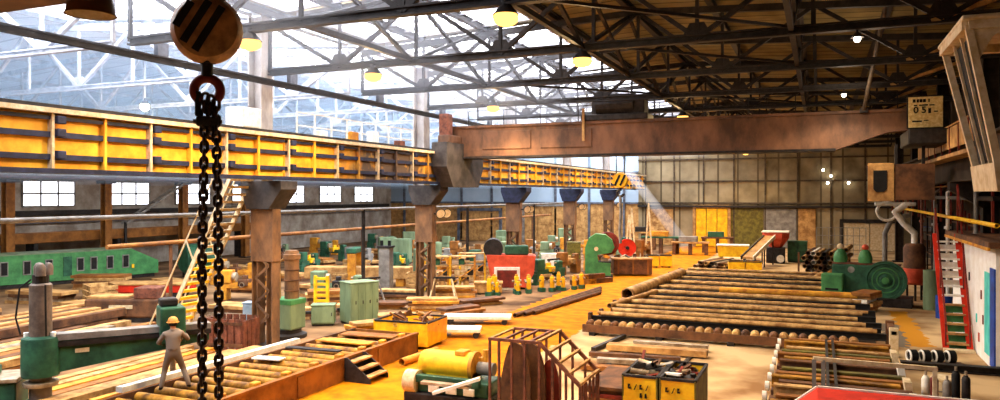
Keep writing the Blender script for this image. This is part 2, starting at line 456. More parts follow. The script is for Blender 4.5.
for k in range(8):
    MB().box((-.03, k * 2.0 + .12, .15), (.03, k * 2.0 + 1.8, .95), .01).build('guard_panel', 'tan', t)
    MB().bar((0, k * 2.0, -.2), (0, k * 2.0, 1.05), .07, .07).build('post', 'maroon', t)
MB().bar((0, -.2, 1.02), (0, 16, 1.02), .08, .06).build('top_rail', 'tan', t)
MB().box((-.3, -.2, -.25), (.3, 16, -.12)).build('walkway', 'tan', t)

# ------------------------------------------------------------------ roof trusses
ZC = 9.95
def truss(x0, x1, n, zt, m, name, label, group, y, chord=.24):
    t = thing(name, label, 'roof truss', (0, y, 0), 0, group)
    dx = (x1 - x0) / n
    MB().ibeam((x0, 0, ZC), (x1, 0, ZC), chord, chord, .05).build('bottom_chord', m, t)
    tp = MB(); xs = [x0 + dx * k for k in range(n + 1)]
    for a, b in zip(xs, xs[1:]): tp.bar((a, 0, zt(a)), (b, 0, zt(b)), .22, .24)
    tp.build('top_chord', m, t)
    for k in range(n):
        a, b = xs[k], xs[k + 1]
        if k % 2 == 0: p, q = (a, 0, zt(a)), (b, 0, ZC)
        else: p, q = (a, 0, ZC), (b, 0, zt(b))
        MB().bar(p, q, .13, .13, (0, 1, 0)).build('diagonal', m, t)
    for k in range(n + 1):
        MB().bar((xs[k], 0, ZC), (xs[k], 0, zt(xs[k])), .1, .1, (0, 1, 0)).build('vertical', m, t)
        if k % 2 == 1:
            MB().prism([(xs[k] - .45, ZC), (xs[k] + .45, ZC), (xs[k] + .2, ZC + .45), (xs[k] - .2, ZC + .45)], -.03, .03, 'XZ').build('gusset_plate', m, t)
    return t
ztm = lambda x: roof_z(min(max(x, XL + .01), 6)) - .42
ztl = lambda x: roof_z(x - .02) - .42
main = truss(XL, 5.9, 8, ztm, 'truss', 'roof_truss', 'dark steel roof truss crossing the hall beneath the brown boards', 'dark roof trusses of the main hall', 15.8)
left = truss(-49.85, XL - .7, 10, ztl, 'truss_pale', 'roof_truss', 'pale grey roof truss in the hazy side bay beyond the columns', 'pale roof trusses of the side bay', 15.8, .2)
for k in range(1, 11):
    dup(main, (0, 15.8 + 6 * k, 0)); dup(left, (0, 15.8 + 6 * k, 0))
for x in (-17.9, -15.5, -12.5, -9.5, XC, -3.6, -.7, 2.2, 5.0):
    z = roof_z(x) - .19
    o = solid('purlin', 'dark steel purlin running the length of the hall under the roof boards', 'purlin', MB().ibeam((0, 0, 0), (0, 86, 0), .22, .26, .04), 'purlin', (x, -5, z), 0, 'roof purlins')
for x in (-24, -29, -34, -39, -44):
    solid('purlin', 'pale purlin running along the side bay roof', 'purlin', MB().bar((0, 0, 0), (0, 86, 0), .16, .2), 'truss_pale', (x, -5, roof_z(x) - .16), 0, 'side bay purlins')
sb = thing('sway_brace', 'dark cross brace standing lengthwise between two roof trusses', 'brace', (XC, 15.8, 0), 0, 'sway braces between roof trusses')
for a, b in (((0, 0, ZC), (0, 6, 12.2)), ((0, 6, ZC), (0, 0, 12.2))): MB().bar(a, b, .11, .11, (1, 0, 0)).build('brace_bar', 'truss', sb)
MB().bar((0, 0, ZC + .05), (0, 6, ZC + .05), .14, .14).build('tie_bar', 'truss', sb)
for k in range(11):
    for x in (XC, -.72, -12.5):
        if k == 0 and x == XC: continue
        if 15.8 + 6 * k + 6 < YB: dup(sb, (x, 15.8 + 6 * k, 0))
hb = thing('plan_brace', 'slender diagonal brace lying flat between bottom chords', 'brace', (0, 15.8, ZC), 0, 'flat diagonal braces')
MB().bar((-6.6, 0, .1), (-.7, 6, .1), .1, .08).build('brace_bar', 'truss', hb)
for k in range(1, 10): dup(hb, (0 if k % 2 else -5.9, 15.8 + 6 * k, ZC))
t = thing('tie_beam', 'long dark tie beam along the column row above the yellow girder', 'beam', (-17.95, -4, 9.5))
MB().ibeam((0, 0, 0), (0, 44.5, 0), .2, .2, .04).build('beam', 'truss', t)
for k in range(8): MB().box((-.08, 2.3 + k * 6, .1), (.08, 2.7 + k * 6, .5)).build('hanger', 'bluegrey', t)
rb = thing('brace_rod', 'tan brace rod rising from truss end to the dark wall', 'brace', (2.6, 15.8, 0), 0, 'brace rods by the dark wall')
MB().bar((0, 0, 9.9), (5.3, 0, 11.6), .12, .12, (0, 1, 0)).build('rod', 'tan', rb)
for k in range(1, 6): dup(rb, (2.6, 15.8 + 6 * k, 0))
t = thing('conduit_pole', 'brown conduit slanting from roof down to the rusty crane bridge', 'conduit', (1.66, 34.4, 9.0))
MB().cyl((0, 0, 0), (.42, -6.1, 3.1), .08).build('tube', 'trim_brown', t); MB().box((-.15, -.12, -.1), (.15, .12, .1)).build('foot', 'dark', t)

# ------------------------------------------------------------------ lamps
LIGHTS = []
def lamp_proto():
    t = thing('hall_lamp', 'glowing amber lamp under roof truss', 'lamp', (0, 0, 0))
    MB().cyl((0, 0, .42), (0, 0, .7), .03, seg=8).build('stem', 'dark', t)
    MB().lathe([(.1, .42), (.13, .3), (.26, .14), (.31, .08), (.29, .08), (.12, .22), (0, .26)]).build('shade', 'dark', t, True)
    MB().sphere((0, 0, .0), .3, (1, 1, .6)).build('bulb', 'bulb', t, True)
    return t
lp = lamp_proto(); used = False
def put_lamp(x, y, z, label, power, col=(1, .68, .32), group=None):
    global used
    if used: o = dup(lp, (x, y, z), 0, label)
    else: o = lp; o.location = (x, y, z); o['label'] = label; used = True
    if group: o['group'] = group
    light(x, y, z - .22, power, col)
def light(x, y, z, power, col, r=.25):
    for kind, f in (('POINT', .18), ('SPOT', 1.0)):
        l = bpy.data.lights.new('lamp_light', kind); l.energy = power * f; l.color = col; l.shadow_soft_size = r
        if kind == 'SPOT': l.spot_size = R(150); l.spot_blend = .4
        o = bpy.data.objects.new('lamp_light', l); o.location = (x, y, z); COL.objects.link(o); LIGHTS.append(o)
PW = 1900
for k, y in enumerate((15.8, 21.8, 39.8, 51.8, 63.8, 75.8)):
    put_lamp(XC, y, ZC - .42, ['amber lamp nearest the camera, under the dark truss at the picture top', 'amber lamp on the second dark truss', 'amber lamp above the crane trolley',
             'amber lamp behind the crane bridge, third bay from the back wall', 'amber lamp behind the crane bridge, two bays from the back wall', 'amber lamp closest to the back wall'][k], PW)
for k, y in enumerate((15.8, 21.8, 32.0, 45.8, 57.8, 69.8)):
    put_lamp(-14.0, y, ZC - .42, ['amber lamp beside the nearest column top', 'amber lamp in the skylight glare beyond the nearest column', 'amber lamp near the crane end carriage',
             'amber lamp by third column', 'amber lamp by fourth column', 'amber lamp by fifth column'][k], PW)
sl = thing('bay_lamp', 'starry white lamp alone in the blue haze of the side bay', 'lamp', (-29, 25.7, 9.62))
MB().sphere((0, 0, 0), .2, seg=12).build('bulb', 'star', sl, True); MB().lathe([(.05, .3), (.12, .26), (.26, .1), (.24, .1), (0, .24)]).build('shade', 'dark', sl, True); MB().cyl((0, 0, .28), (0, 0, .4), .03).build('stem', 'dark', sl)
light(-29, 25.7, 9.3, 900, (1, .85, .6))
def haze(name, lo, hi, density, color, label):
    m = bpy.data.materials.new(name); m.use_nodes = True; nt = m.node_tree; nt.nodes.clear()
    o = nt.nodes.new('ShaderNodeOutputMaterial'); v = nt.nodes.new('ShaderNodeVolumeScatter')
    v.inputs['Color'].default_value = lin(color); v.inputs['Density'].default_value = density; v.inputs['Anisotropy'].default_value = .25
    nt.links.new(v.outputs[0], o.inputs['Volume'])
    ob = MB().box(lo, hi).build('haze', m); tag(ob, label, 'haze', None, 'stuff')
    return ob
haze('side_bay_haze', (-49.8, 9, 6.2), (-18.9, 81.5, 11.95), .02, (184, 216, 255), 'pale blue haze filling the upper side bay beyond the column row')
haze('glare_haze', (-18.7, 9, 9.4), (-10.6, 81.5, 11.9), .028, (235, 240, 255), 'bright dusty haze under the main hall skylights')
A_, B_ = Vector((-16.9, 65, 9.4)), Vector((-11.75, 74, .3)); D_ = (B_ - A_).normalized()
m_ = bpy.data.materials.new('light_shaft_haze'); m_.use_nodes = True; nt_ = m_.node_tree; nt_.nodes.clear()
o_ = nt_.nodes.new('ShaderNodeOutputMaterial'); v_ = nt_.nodes.new('ShaderNodeVolumeScatter'); v_.inputs['Density'].default_value = .22; v_.inputs['Color'].default_value = lin((215, 225, 255))
nt_.links.new(v_.outputs[0], o_.inputs['Volume'])
tag(MB().cyl(A_, B_, .4, .6, seg=20).build('haze', m_), 'slanting shaft of pale dusty light falling before the back wall', 'haze', None, 'stuff')
l = bpy.data.lights.new('daylight_shaft', 'SPOT'); l.energy = 22000; l.color = (.82, .9, 1); l.spot_size = R(10); l.spot_blend = .5; l.shadow_soft_size = .2
o = bpy.data.objects.new('daylight_shaft', l); COL.objects.link(o); o.location = A_ - D_ * 2.4; o.rotation_euler = D_.to_track_quat('-Z', 'Y').to_euler()
for y_, l_ in ((21.8, 'small lamp under the dark boards above the crane sign, nearer of two'), (33.8, 'small lamp under the dark boards just above the rusty crane girder')):
    sl = thing('small_lamp', l_, 'lamp', (.9, y_, ZC - .3))
    MB().sphere((0, 0, -.05), .09, seg=10).build('bulb', 'spot', sl, True); MB().lathe([(.05, .12), (.09, .08), (.16, -.02), (.14, -.02), (0, .06)]).build('shade', 'dark', sl, True); MB().cyl((0, 0, .1), (0, 0, .25), .03).build('stem', 'dark', sl)
    light(.9, y_ - (0 if y_ < 30 else 1.5), ZC - .6, 520, (1, .82, .6))
put_lamp(-33, 21.5, ZC - .75, 'small lamp in the blue haze above the girder, by a pale truss', 300, (1, .85, .65))

# ------------------------------------------------------------------ far bridge crane
BY0, BY1 = 34.6, 35.7
t = thing('bridge_crane', 'rust brown overhead travelling crane spanning the hall above the pipe racks', 'crane', (0, 35.1, 0))
MB().prism([(-17.6, 7.45), (.6, 7.4), (2.6, 8.1), (3.6, 8.15), (3.6, 8.95), (-17.6, 8.95)], -.5, .5, 'XZ').build('bridge_girder', 'bridge', t)
MB().box((-17.6, -.62, 8.9), (4.4, .62, 9.02)).build('walkway', 'bridge', t)
MB().box((-17.6, -.6, 7.36), (.6, .6, 7.46)).build('bottom_flange', 'dark', t)
for x0 in (-15.7, -12.6):
    MB().box((x0, -.56, 7.8), (x0 + 2.6, -.5, 8.7), .02).build('access_panel', 'bridge', t)
e = MB().prism([(-1.7, 5.9), (1.3, 5.9), (1.9, 6.9), (1.9, 8.1), (-2.4, 8.1), (-2.4, 6.9)], -.42, .42, 'YZ').build('end_carriage', 'soot', t, loc=(-17.2, 0, 0))
for y in (-1.6, 1.2): MB().cyl((-.25, y, 7.95), (.2, y, 7.95), .33).build('wheel', 'dark', e)
MB().box((-.35, -1.9, 8.1), (.3, 1.4, 8.5), .05).build('carriage_top', 'bridge', e)
MB().box((3.2, -1.6, 7.5), (4.9, 1.6, 8.1), .05).build('drive_carriage', 'dark', t)
MB().box((-17.7, -1.5, 8.5), (-17.2, -.9, 9.6), .04).build('control_cabinet', 'frame_rust', t)
r_ = MB()
for x in [-17 + 2 * k for k in range(11)]: r_.bar((x, .55, 9.0), (x, .55, 9.9), .04, .04)
for z in (9.45, 9.9): r_.bar((-17, .55, z), (3, .55, z), .04, .04)
r_.build('railing', 'dark', t)
c = MB().prism([(1.85, 6.75), (2.0, 5.3), (4.2, 5.3), (4.2, 6.75)], -.9, .9, 'XZ').build('operator_cab', 'rust', t)
MB().box((1.88, -.7, 5.75), (2.0, .7, 6.5)).build('cab_window', 'black', c)
MB().box((1.8, -.96, 5.25), (2.75, -.88, 6.8)).build('cab_front', 'tan', c)
MB().prism([(2.0, 5.75), (2.1, 5.62), (2.4, 5.62), (2.5, 5.75), (2.5, 6.5), (2.0, 6.5)], -.99, -.95, 'XZ').build('cab_front_window', 'black', c)
MB().bar((2.9, 0, 6.7), (2.9, 0, 7.6), .12, .12).build('cab_hanger', 'dark', t)
MB().bar((3.9, 0, 6.7), (3.9, 0, 7.6), .12, .12).build('cab_hanger', 'dark', t)
t = thing('crane_trolley', 'dark hoist trolley with rope drum on top of the rusty bridge', 'trolley', (-8.9, 35.1, 9.02))
MB().box((-1.6, -.7, 0), (1.6, .7, .3), .05).build('carriage', 'dark', t)
MB().cyl((-.9, -.1, .75), (.9, -.1, .75), .55).build('rope_drum', 'dark', t)
MB().box((.6, -.5, .3), (1.4, .5, .95), .06).build('motor', 'purlin', t)
MB().box((-1.3, .1, .3), (-.7, .6, 1.1), .05).build('gearbox', 'purlin', t)
MB().bar((-1.45, -.75, .6), (-1.45, -.75, -.95), .12, .06).build('limit_bar', 'tan', t)
t = thing('hook_block', 'small yellow striped hook block hanging from far rusty crane', 'hook', (-8.74, 35.1, 6.2))
MB().lathe([(0, -.14), (.34, -.14), (.38, 0), (.34, .14), (0, .14)], (0, 0, 0), (0, 1, 0)).build('sheave_cover', 'yellow', t, True)
st = MB()
for dx in (-.12, .14): st.bar((dx - .12, -.15, -.25), (dx + .12, -.15, .25), .1, .02, (0, 1, 0))
st.build('stripe', 'black', t)
for dx in (-.2, .2): MB().cyl((dx, 0, .2), (dx, 0, 1.25), .025, seg=6).build('rope', 'dark', t)
MB().torus((0, 0, -.6), (0, 1, 0), .16, .06, a0=-PI * .9, a1=PI * .55).build('hook', 'dark', t)
MB().cyl((0, 0, -.5), (0, 0, -.3), .07).build('shank', 'dark', t)
MB().tube([(-.02, 0, -.72), (.02, .02, -1.5), (-.03, 0, -2.3), (0, 0, -3.0)], .07).build('sling', 'grey', t)
# sign
t = thing('sign_plate', 'weathered cream plate with black figures on the dark crane end', 'sign', (3.85, 34.0, 8.8))
MB().box((-.6, -.03, -.62), (.6, .03, .6), .01).build('plate', 'plate', t)
MB().box((-.66, .03, -.68), (.66, .06, .66)).build('backing', 'dark', t)
def text(body, size, loc, parent, m='ink', name='lettering', align='CENTER'):
    cu = bpy.data.curves.new(name, 'FONT'); cu.body = body; cu.size = size; cu.align_x = align; cu.extrude = .004; cu.offset = size * .02
    cu.materials.append(M[m]); o = bpy.data.objects.new(name, cu); COL.objects.link(o)
    bpy.context.view_layer.update()
    me = bpy.data.meshes.new_from_object(o.evaluated_get(bpy.context.evaluated_depsgraph_get())); bpy.data.objects.remove(o)
    o = bpy.data.objects.new(name, me); COL.objects.link(o)
    o.parent = parent; o.location = loc; o.rotation_euler = (PI / 2, 0, 0); return o
text('0 5', .36, (-.2, -.045, -.04), t)
for x, w, z, h in ((-.4, .1, .38, .13), (-.27, .08, .38, .13), (-.16, .1, .38, .13), (-.04, .1, .38, .13), (.12, .05, .38, .13), (-.35, .12, .24, .05), (-.18, .1, .24, .05), (-.02, .2, .24, .06), (.22, .18, .24, .05),
                   (.14, .1, -.06, .2), (.36, .14, -.02, .05), (-.3, .34, -.4, .06), (.02, .16, -.36, .04)):
    MB().box((x - w / 2, -.04, z), (x + w / 2, -.02, z + h)).build('worn_marking', 'ink', t)
MB().bar((0, .1, .55), (0, .5, .55), .06, .06).build('bracket', 'dark', t)

# ------------------------------------------------------------------ near crane: girder, lamp, hook, chains, cab
t = thing('bridge_crane', 'near crane beam, of which one lower edge crosses the top corner', 'crane', (0, 4.5, 0))
MB().box((-17.9, -.6, 7.45), (4.6, .6, 8.9), .03).build('bridge_girder', 'bridge', t)
MB().box((-17.9, -.66, 7.40), (4.6, .66, 7.48)).build('bottom_flange', 'bridge', t)
MB().box((-18.0, -1.8, 7.7), (-17.4, 1.8, 8.2), .04).build('end_carriage', 'bluegrey', t)
t = thing('crane_trolley', 'hoist trolley on top of the near crane beam above the hook ball', 'trolley', (-6.0, 5.0, 8.9))
MB().box((-1.2, -1.0, 0), (1.2, 1.6, .3), .04).build('carriage', 'dark', t)
MB().cyl((-.8, 1.1, .7), (.8, 1.1, .7), .4).build('rope_drum', 'dark', t)
LX, LY = -5.95, 4.75
t = thing('bell_lamp', 'brown bell shaped lamp with cream inside hanging beneath the near crane beam', 'lamp', (-6.72, 5.3, 7.30))
MB().lathe([(.1, .40), (.15, .36), (.19, .2), (.225, .03), (.24, 0), (.228, 0), (.18, .17), (.12, .31), (0, .33)], seg=28).build('shade', 'rust', t, True)
MB().lathe([(.224, .005), (.175, .17), (.115, .30), (0, .32)], seg=28).build('reflector', 'cream', t, True)
MB().cyl((0, 0, .4), (0, 0, .62), .03).build('stem', 'dark', t)
MB().bar((0, 0, .6), (0, -.9, .6), .05, .05).build('arm', 'dark', t)
HX, HY = -5.98, 6.1
t = thing('hook_block', 'big round hook block with dark diagonal stripes holding the two chains', 'hook', (HX, HY, 7.25))
AX = (math.sin(R(40)), -math.cos(R(40)), 0)
MB().lathe([(0, -.17), (.2, -.17), (.31, -.14), (.36, -.05), (.36, .05), (.31, .14), (.2, .17), (0, .17)], (0, 0, 0), AX, 36).build('sheave_cover', 'hook_brown', t, True)
ax = Vector(AX); sd = Vector((ax.y, -ax.x, 0)) * -1; sd = Vector((0, 0, 1)).cross(ax)
st = MB()
for off in (-.25, -.11, .03):
    h_ = math.sqrt(.30 ** 2 - off ** 2) if abs(off) < .3 else .1
    cdir = (sd * .5 + Vector((0, 0, 1)) * .87).normalized(); pdir = (sd * .87 - Vector((0, 0, 1)) * .5).normalized()
    p = ax * .165 + pdir * off
    st.bar(p - cdir * h_ * .9, p + cdir * h_ * .9, .075, .03, ax)
st.build('stripe', 'black', t)
MB().box((-.14, -.14, .3), (.14, .14, .42), .03).build('top_yoke', 'dark', t)
for k in (-1, 1): MB().cyl(sd * .12 * k + Vector((0, 0, .35)), sd * .12 * k + Vector((0, 0, 1.7)), .018, seg=8).build('rope', 'dark', t)
MB().cyl((0, 0, -.5), (0, 0, -.32), .06).build('shank', 'dark', t)
hk = MB().torus(ax * 0 + Vector((0, 0, -.64)), ax, .13, .05, 28, 10, -PI * .25, PI * 1.35)
hk.build('hook', 'maroon', t, True)
MB().box((-.07, -.07, -.36), (.07, .07, -.28), .02).build('swivel', 'black', t)
# chains, link by link
def link_mesh(flip):
    b = MB(); r = .019; a = .034; L = .060
    pts = []
    for k in range(9): pts.append((a * math.cos(PI * k / 8), L - a + a * math.sin(PI * k / 8)))
    for k in range(9): pts.append((-a * math.cos(PI * k / 8), -(L - a) - a * math.sin(PI * k / 8)))
    n = len(pts); rings = []
    for i in range(n):
        p = Vector((pts[i][0], 0, pts[i][1])); q0 = pts[i - 1]; q1 = pts[(i + 1) % n]
        tn_ = Vector((q1[0] - q0[0], 0, q1[1] - q0[1])).normalized(); nn = Vector((tn_.z, 0, -tn_.x))
        rings.append([b.bm.verts.new(p + nn * r * math.cos(t_) + Vector((0, 1, 0)) * r * math.sin(t_)) for t_ in [2 * PI * j / 7 for j in range(7)]])
    for i in range(n):
        A, B = rings[i], rings[(i + 1) % n]
        for j in range(7): b.bm.faces.new((A[j], A[(j + 1) % 7], B[(j + 1) % 7], B[j]))
    if flip: b.rot(PI / 2, 'Z')
    return b
links = [link_mesh(f).build('link', 'chain', None, True) for f in (0, 1)]
first = {0: True, 1: True}
def chain(px, lab, top, bot, ofs):
    t = thing('hanging_chain', lab, 'chain', (HX + sd.x * px, HY + sd.y * px, top), R(40))
    n = int((top - bot) / .085)
    for k in range(n):
        f = k % 2
        if first[f]: o = links[f]; first[f] = False
        else: o = links[f].copy(); COL.objects.link(o)
        o.parent = t; o.location = (ofs * max(0, 1 - k * .05), 0, -k * .085); o.rotation_euler = (0, 0, R(random.uniform(-25, 25)))
        if k < 1: o.rotation_euler = (0, 0, 0)
    return t
chain(-.05, 'chain strand on the outer side of the pair, nearer the picture edge, under the hook', 6.52, 2.9, .03)
chain(.115, 'chain strand nearer the brown column, one of two under the hook', 6.46, 2.9, -.03)
chain(.035, 'short inner chain strand looped on the hook between the two long strands', 6.50, 6.0, 0)
t = thing('chain_shackle', 'dark shackle gripping the chains below the hook', 'shackle', (HX, HY, 6.28), R(40))
MB().box((-.11, -.05, -.05), (.12, .05, .05), .02).build('body', 'dark', t); MB().box((-.12, -.05, .05), (-.06, .05, .32), .02).build('tongue', 'black', t)
MB().cyl((-.14, 0, 0), (.15, 0, 0), .022).build('pin', 'chain', t)
# near crane cab
t = thing('crane_cab', 'cream framed glazed crane cab with slanting front jutting in at the dark top corner', 'crane cab', (0, 0, 0))
F0, F1 = Vector((1.69, 11.0, 7.52)), Vector((2.03, 10.85, 5.62))     # leaning corner post
def dpt(a, b, tt): return a.lerp(b, tt)
B0, B1 = Vector((1.72, 12.6, 7.9)), Vector((2.03, 10.85, 5.62))
P = dict(ftl=Vector((1.70, 10.9, 7.62)), ftr=Vector((3.6, 10.9, 7.62)), btl=Vector((1.70, 12.8, 7.62)), btr=Vector((3.6, 12.8, 7.62)),
         fbl=Vector((2.02, 10.9, 5.85)), fbr=Vector((3.6, 10.9, 5.85)), bbl=Vector((2.02, 12.3, 5.85)), bbr=Vector((3.6, 12.3, 5.85)))
for a, b in (('ftl', 'fbl'), ('btl', 'bbl'), ('ftr', 'fbr'), ('btr', 'bbr')): MB().bar(P[a], P[b], .085, .085, (0, 1, 0)).build('corner_post', 'cream', t)
for a, b in (('ftl', 'ftr'), ('btl', 'btr'), ('ftl', 'btl'), ('ftr', 'btr')): MB().bar(P[a], P[b], .14, .12).build('roof_rail', 'cream', t)
MB().box((1.62, 10.8, 7.67), (3.7, 12.9, 7.73), .02).build('roof_plate', 'cream', t)
MB().prism([(2.0, 5.55), (3.65, 5.55), (3.65, 5.9), (1.96, 5.9)], 10.84, 12.4, 'XZ').build('base_tray', 'cream', t)
for k in (.3, .6):
    MB().bar(P['ftl'].lerp(P['btl'], k), P['fbl'].lerp(P['bbl'], k), .035, .035, (0, 1, 0)).build('window_bar', 'cream', t)
for k in (.22, .45, .7): MB().bar(P['ftl'].lerp(P['ftr'], k), P['fbl'].lerp(P['fbr'], k), .04, .04, (0, 1, 0)).build('window_bar', 'cream', t)
for (s0, s1) in ((.0, 1.0),):
    MB().prism([(1.72, 7.6), (2.15, 7.6), (1.95, 7.45), (1.80, 7.15)], 10.87, 10.93, 'XZ').build('corner_gusset', 'cream', t)
MB().prism([(1.74, 7.5), (1.79, 7.5), (2.07, 5.95), (2.03, 5.95)], 11.0, 12.2, 'XZ').build('side_glass', 'black', t)
MB().box((2.1, 10.94, 5.95), (3.5, 10.97, 7.5)).build('front_glass', 'black', t)
MB().box((2.7, 11.6, 5.9), (3.3, 12.2, 6.5), .06).build('seat', 'black', t)
MB().box((3.55, 10.95, 5.9), (3.6, 12.6, 7.6)).build('rear_panel', 'dark', t)
MB().bar((2.8, 11.8, 7.7), (2.8, 11.8, 9.2), .14, .14).build('hanger', 'dark', t)


# ------------------------------------------------------------------ small builders
def steel_bar(name, label, cat, p0, p1, w, h, m, group=None):
    p0, p1 = Vector(p0), Vector(p1)
    return solid(name, label, cat, MB().bar((0, 0, 0), p1 - p0, w, h), m, p0, 0, group)
def i_beam(name, label, cat, p0, p1, w, h, m, group=None):
    p0, p1 = Vector(p0), Vector(p1)
    return solid(name, label, cat, MB().ibeam((0, 0, 0), p1 - p0, w, h, .03), m, p0, 0, group)
def pipe_at(name, label, p0, p1, r, m='pipe', group=None, cat='pipe'):
    p0, p1 = Vector(p0), Vector(p1)
    return solid(name, label, cat, MB().pipe((0, 0, 0), p1 - p0, r, r * .16), m, p0, 0, group, True)
def cabinet(label, loc, rz, w, d, h, m, doors=2, cat='cabinet', name='control_cabinet'):
    t = thing(name, label, cat, loc, rz)
    MB().box((-w / 2, -d / 2, .08), (w / 2, d / 2, h), .025).build('body', m, t)
    MB().box((-w / 2 + .04, -d / 2 + .04, 0), (w / 2 - .04, d / 2 - .04, .09)).build('plinth', 'dark', t)
    MB().box((-w / 2 - .03, -d / 2 - .03, h), (w / 2 + .03, d / 2 + .03, h + .04), .01).build('top', m, t)
    for k in range(doors):
        a = -w / 2 + w * k / doors
        dr = MB().box((a + .03, -d / 2 - .03, .14), (a + w / doors - .03, -d / 2, h - .06), .012).build('door', m, t)
        MB().box((a + w / doors - .12, -d / 2 - .06, h * .5), (a + w / doors - .09, -d / 2 - .03, h * .5 + .14)).build('handle', 'dark', dr)
    return t
def lathe_machine(label, loc, rz, L, m, m2='dark', h=1.2, group=None):
    """engine lathe: bed on two pedestals, headstock with chuck, carriage, tailstock"""
    t = thing('lathe', label, 'machine', loc, rz, group)
    for x in (-L * .42, L * .36): MB().box((x - .3, -.3, 0), (x + .3, .3, h * .55), .03).build('pedestal', m, t)
    b = MB().box((-L / 2, -.28, h * .5), (L / 2, .28, h * .68), .02)
    b.box((-L / 2, -.26, h * .68), (L / 2, -.16, h * .73)); b.box((-L / 2, .16, h * .68), (L / 2, .26, h * .73))
    b.build('bed', m, t)
    hd = MB().box((-L / 2, -.33, h * .7), (-L / 2 + .75, .33, h * 1.25), .05).build('headstock', m, t)
    MB().cyl((-L / 2 + .75, 0, h * .97), (-L / 2 + .95, 0, h * .97), .22).build('chuck', 'steel', hd)
    cg = MB().box((-.25, -.4, h * .6), (.25, .36, h * .86), .03).box((-.12, -.15, h * .86), (.12, .15, h * 1.02), .02).build('carriage', m2, t)
    MB().torus((0, -.46, h * .66), (0, 1, 0), .12, .018, 16, 6).build('handwheel', 'steel', cg)
    MB().box((L / 2 - .6, -.2, h * .7), (L / 2 - .15, .2, h * 1.08), .06).build('tailstock', m, t)
    MB().cyl((L / 2 - .75, 0, h * .97), (L / 2 - .6, 0, h * .97), .06).build('quill', 'steel', t)
    return t
def bin_box(label, loc, rz, w, d, h, m, name='scrap_bin', flare=.06, t_=.04):
    t = thing(name, label, 'bin', loc, rz)
    for (sx) in (-1, 1):
        MB().prism([(-d / 2, .12), (d / 2, .12), (d / 2 + flare, h), (-d / 2 - flare, h)], sx * w / 2 - t_ / 2, sx * w / 2 + t_ / 2, 'YZ').build('side_panel', m, t)
        MB().prism([(-w / 2, .12), (w / 2, .12), (w / 2, h), (-w / 2, h)], sx * d / 2 - t_ / 2, sx * d / 2 + t_ / 2, 'XZ').build('end_panel', m, t)
    MB().box((-w / 2, -d / 2, .1), (w / 2, d / 2, .16)).build('floor_panel', m, t)
    r = MB(); e = .03
    for a, b in (((-w / 2, -d / 2), (w / 2, -d / 2)), ((w / 2, -d / 2), (w / 2, d / 2)), ((w / 2, d / 2), (-w / 2, d / 2)), ((-w / 2, d / 2), (-w / 2, -d / 2))):
        r.bar((*a, h), (*b, h), .07, .06)
    r.build('rim', 'dark', t)
    for sx in (-1, 1): MB().box((sx * w * .32 - .06, -d / 2, 0), (sx * w * .32 + .06, d / 2, .1)).build('skid', 'dark', t)
    return t
def offcut(k, loc, m, label, group, s=1.0):
    b = MB(); q = k % 4
    if q == 0: b.prism([(-.2 * s, 0), (.22 * s, .03), (.17 * s, .12), (-.12 * s, .2 * s)], -.03, .03, 'XZ')
    elif q == 1: b.bar((-.3 * s, 0, 0), (.28 * s, .1, .16), .07, .05)
    elif q == 2: b.pipe((-.22 * s, 0, 0), (.2 * s, .12, .07), .07, .02, 10)
    else: b.prism([(-.2 * s, -.03), (.2 * s, -.03), (.2 * s, .12 * s), (.15 * s, .12 * s), (.15 * s, .02), (-.2 * s, .02)], -.12, .12, 'XZ')
    b.rot(random.uniform(0, 6.28), 'Z'); b.rot(random.uniform(-.6, .6), 'X')
    return solid('scrap_offcut', label, 'scrap', b, m, loc, 0, group)
def fill_bin(cx, cy, z, w, d, n, label, group, mats=('rust', 'dark', 'steel', 'maroon', 'rust2'), rz=0, s=1.0):
    for k in range(n):
        x, y = random.uniform(-w, w) * .38, random.uniform(-d, d) * .4
        X = x * math.cos(rz) - y * math.sin(rz); Y = x * math.sin(rz) + y * math.cos(rz)
        offcut(k, (cx + X, cy + Y, z + random.uniform(-.12, .12)), mats[k % len(mats)], label, group, s)
def plate_stack(n, label, group, loc, rz, L, W, th, m, jitter=.15, gap=0.0, name='steel_plate', cat='plate'):
    z = loc[2]; gap = 0.0
    for k in range(n):
        l, w_ = L * random.uniform(.86, 1.02), W * random.uniform(.9, 1.02)
        b = MB().box((-l / 2, -w_ / 2, 0), (l / 2, w_ / 2, th), min(.012, th * .2))
        o = solid(name, label, cat, b, m if isinstance(m, str) else m[k % len(m)], (loc[0] + random.uniform(-jitter, jitter), loc[1] + random.uniform(-jitter, jitter) * .5, z), rz + random.uniform(-.03, .03), group)
        z += th + gap
    return z
def bundle(n, label, group, p, d, r, L, m='pipe', per_row=6, spread=1.15, name='steel_pipe', cat='pipe', jit=.0):
    """pipes lying side by side in nested rows; p = lowest corner start, d = unit direction in plan"""
    dx, dy = d; nx, ny = -dy, dx; k = 0; row = 0
    while k < n:
        cnt = per_row - (row % 2)
        for i in range(cnt):
            if k >= n: break
            o = (i + .5 * (row % 2)) * 2 * r * spread; j = random.uniform(-jit, jit); l = L * random.uniform(.9, 1.0)
            p0 = (p[0] + nx * o + dx * j, p[1] + ny * o + dy * j, p[2] + r + row * r * 1.78)
            pipe_at(name, label, p0, (p0[0] + dx * l, p0[1] + dy * l, p0[2]), r, m if isinstance(m, str) else m[k % len(m)], group, cat)
            k += 1
        row += 1

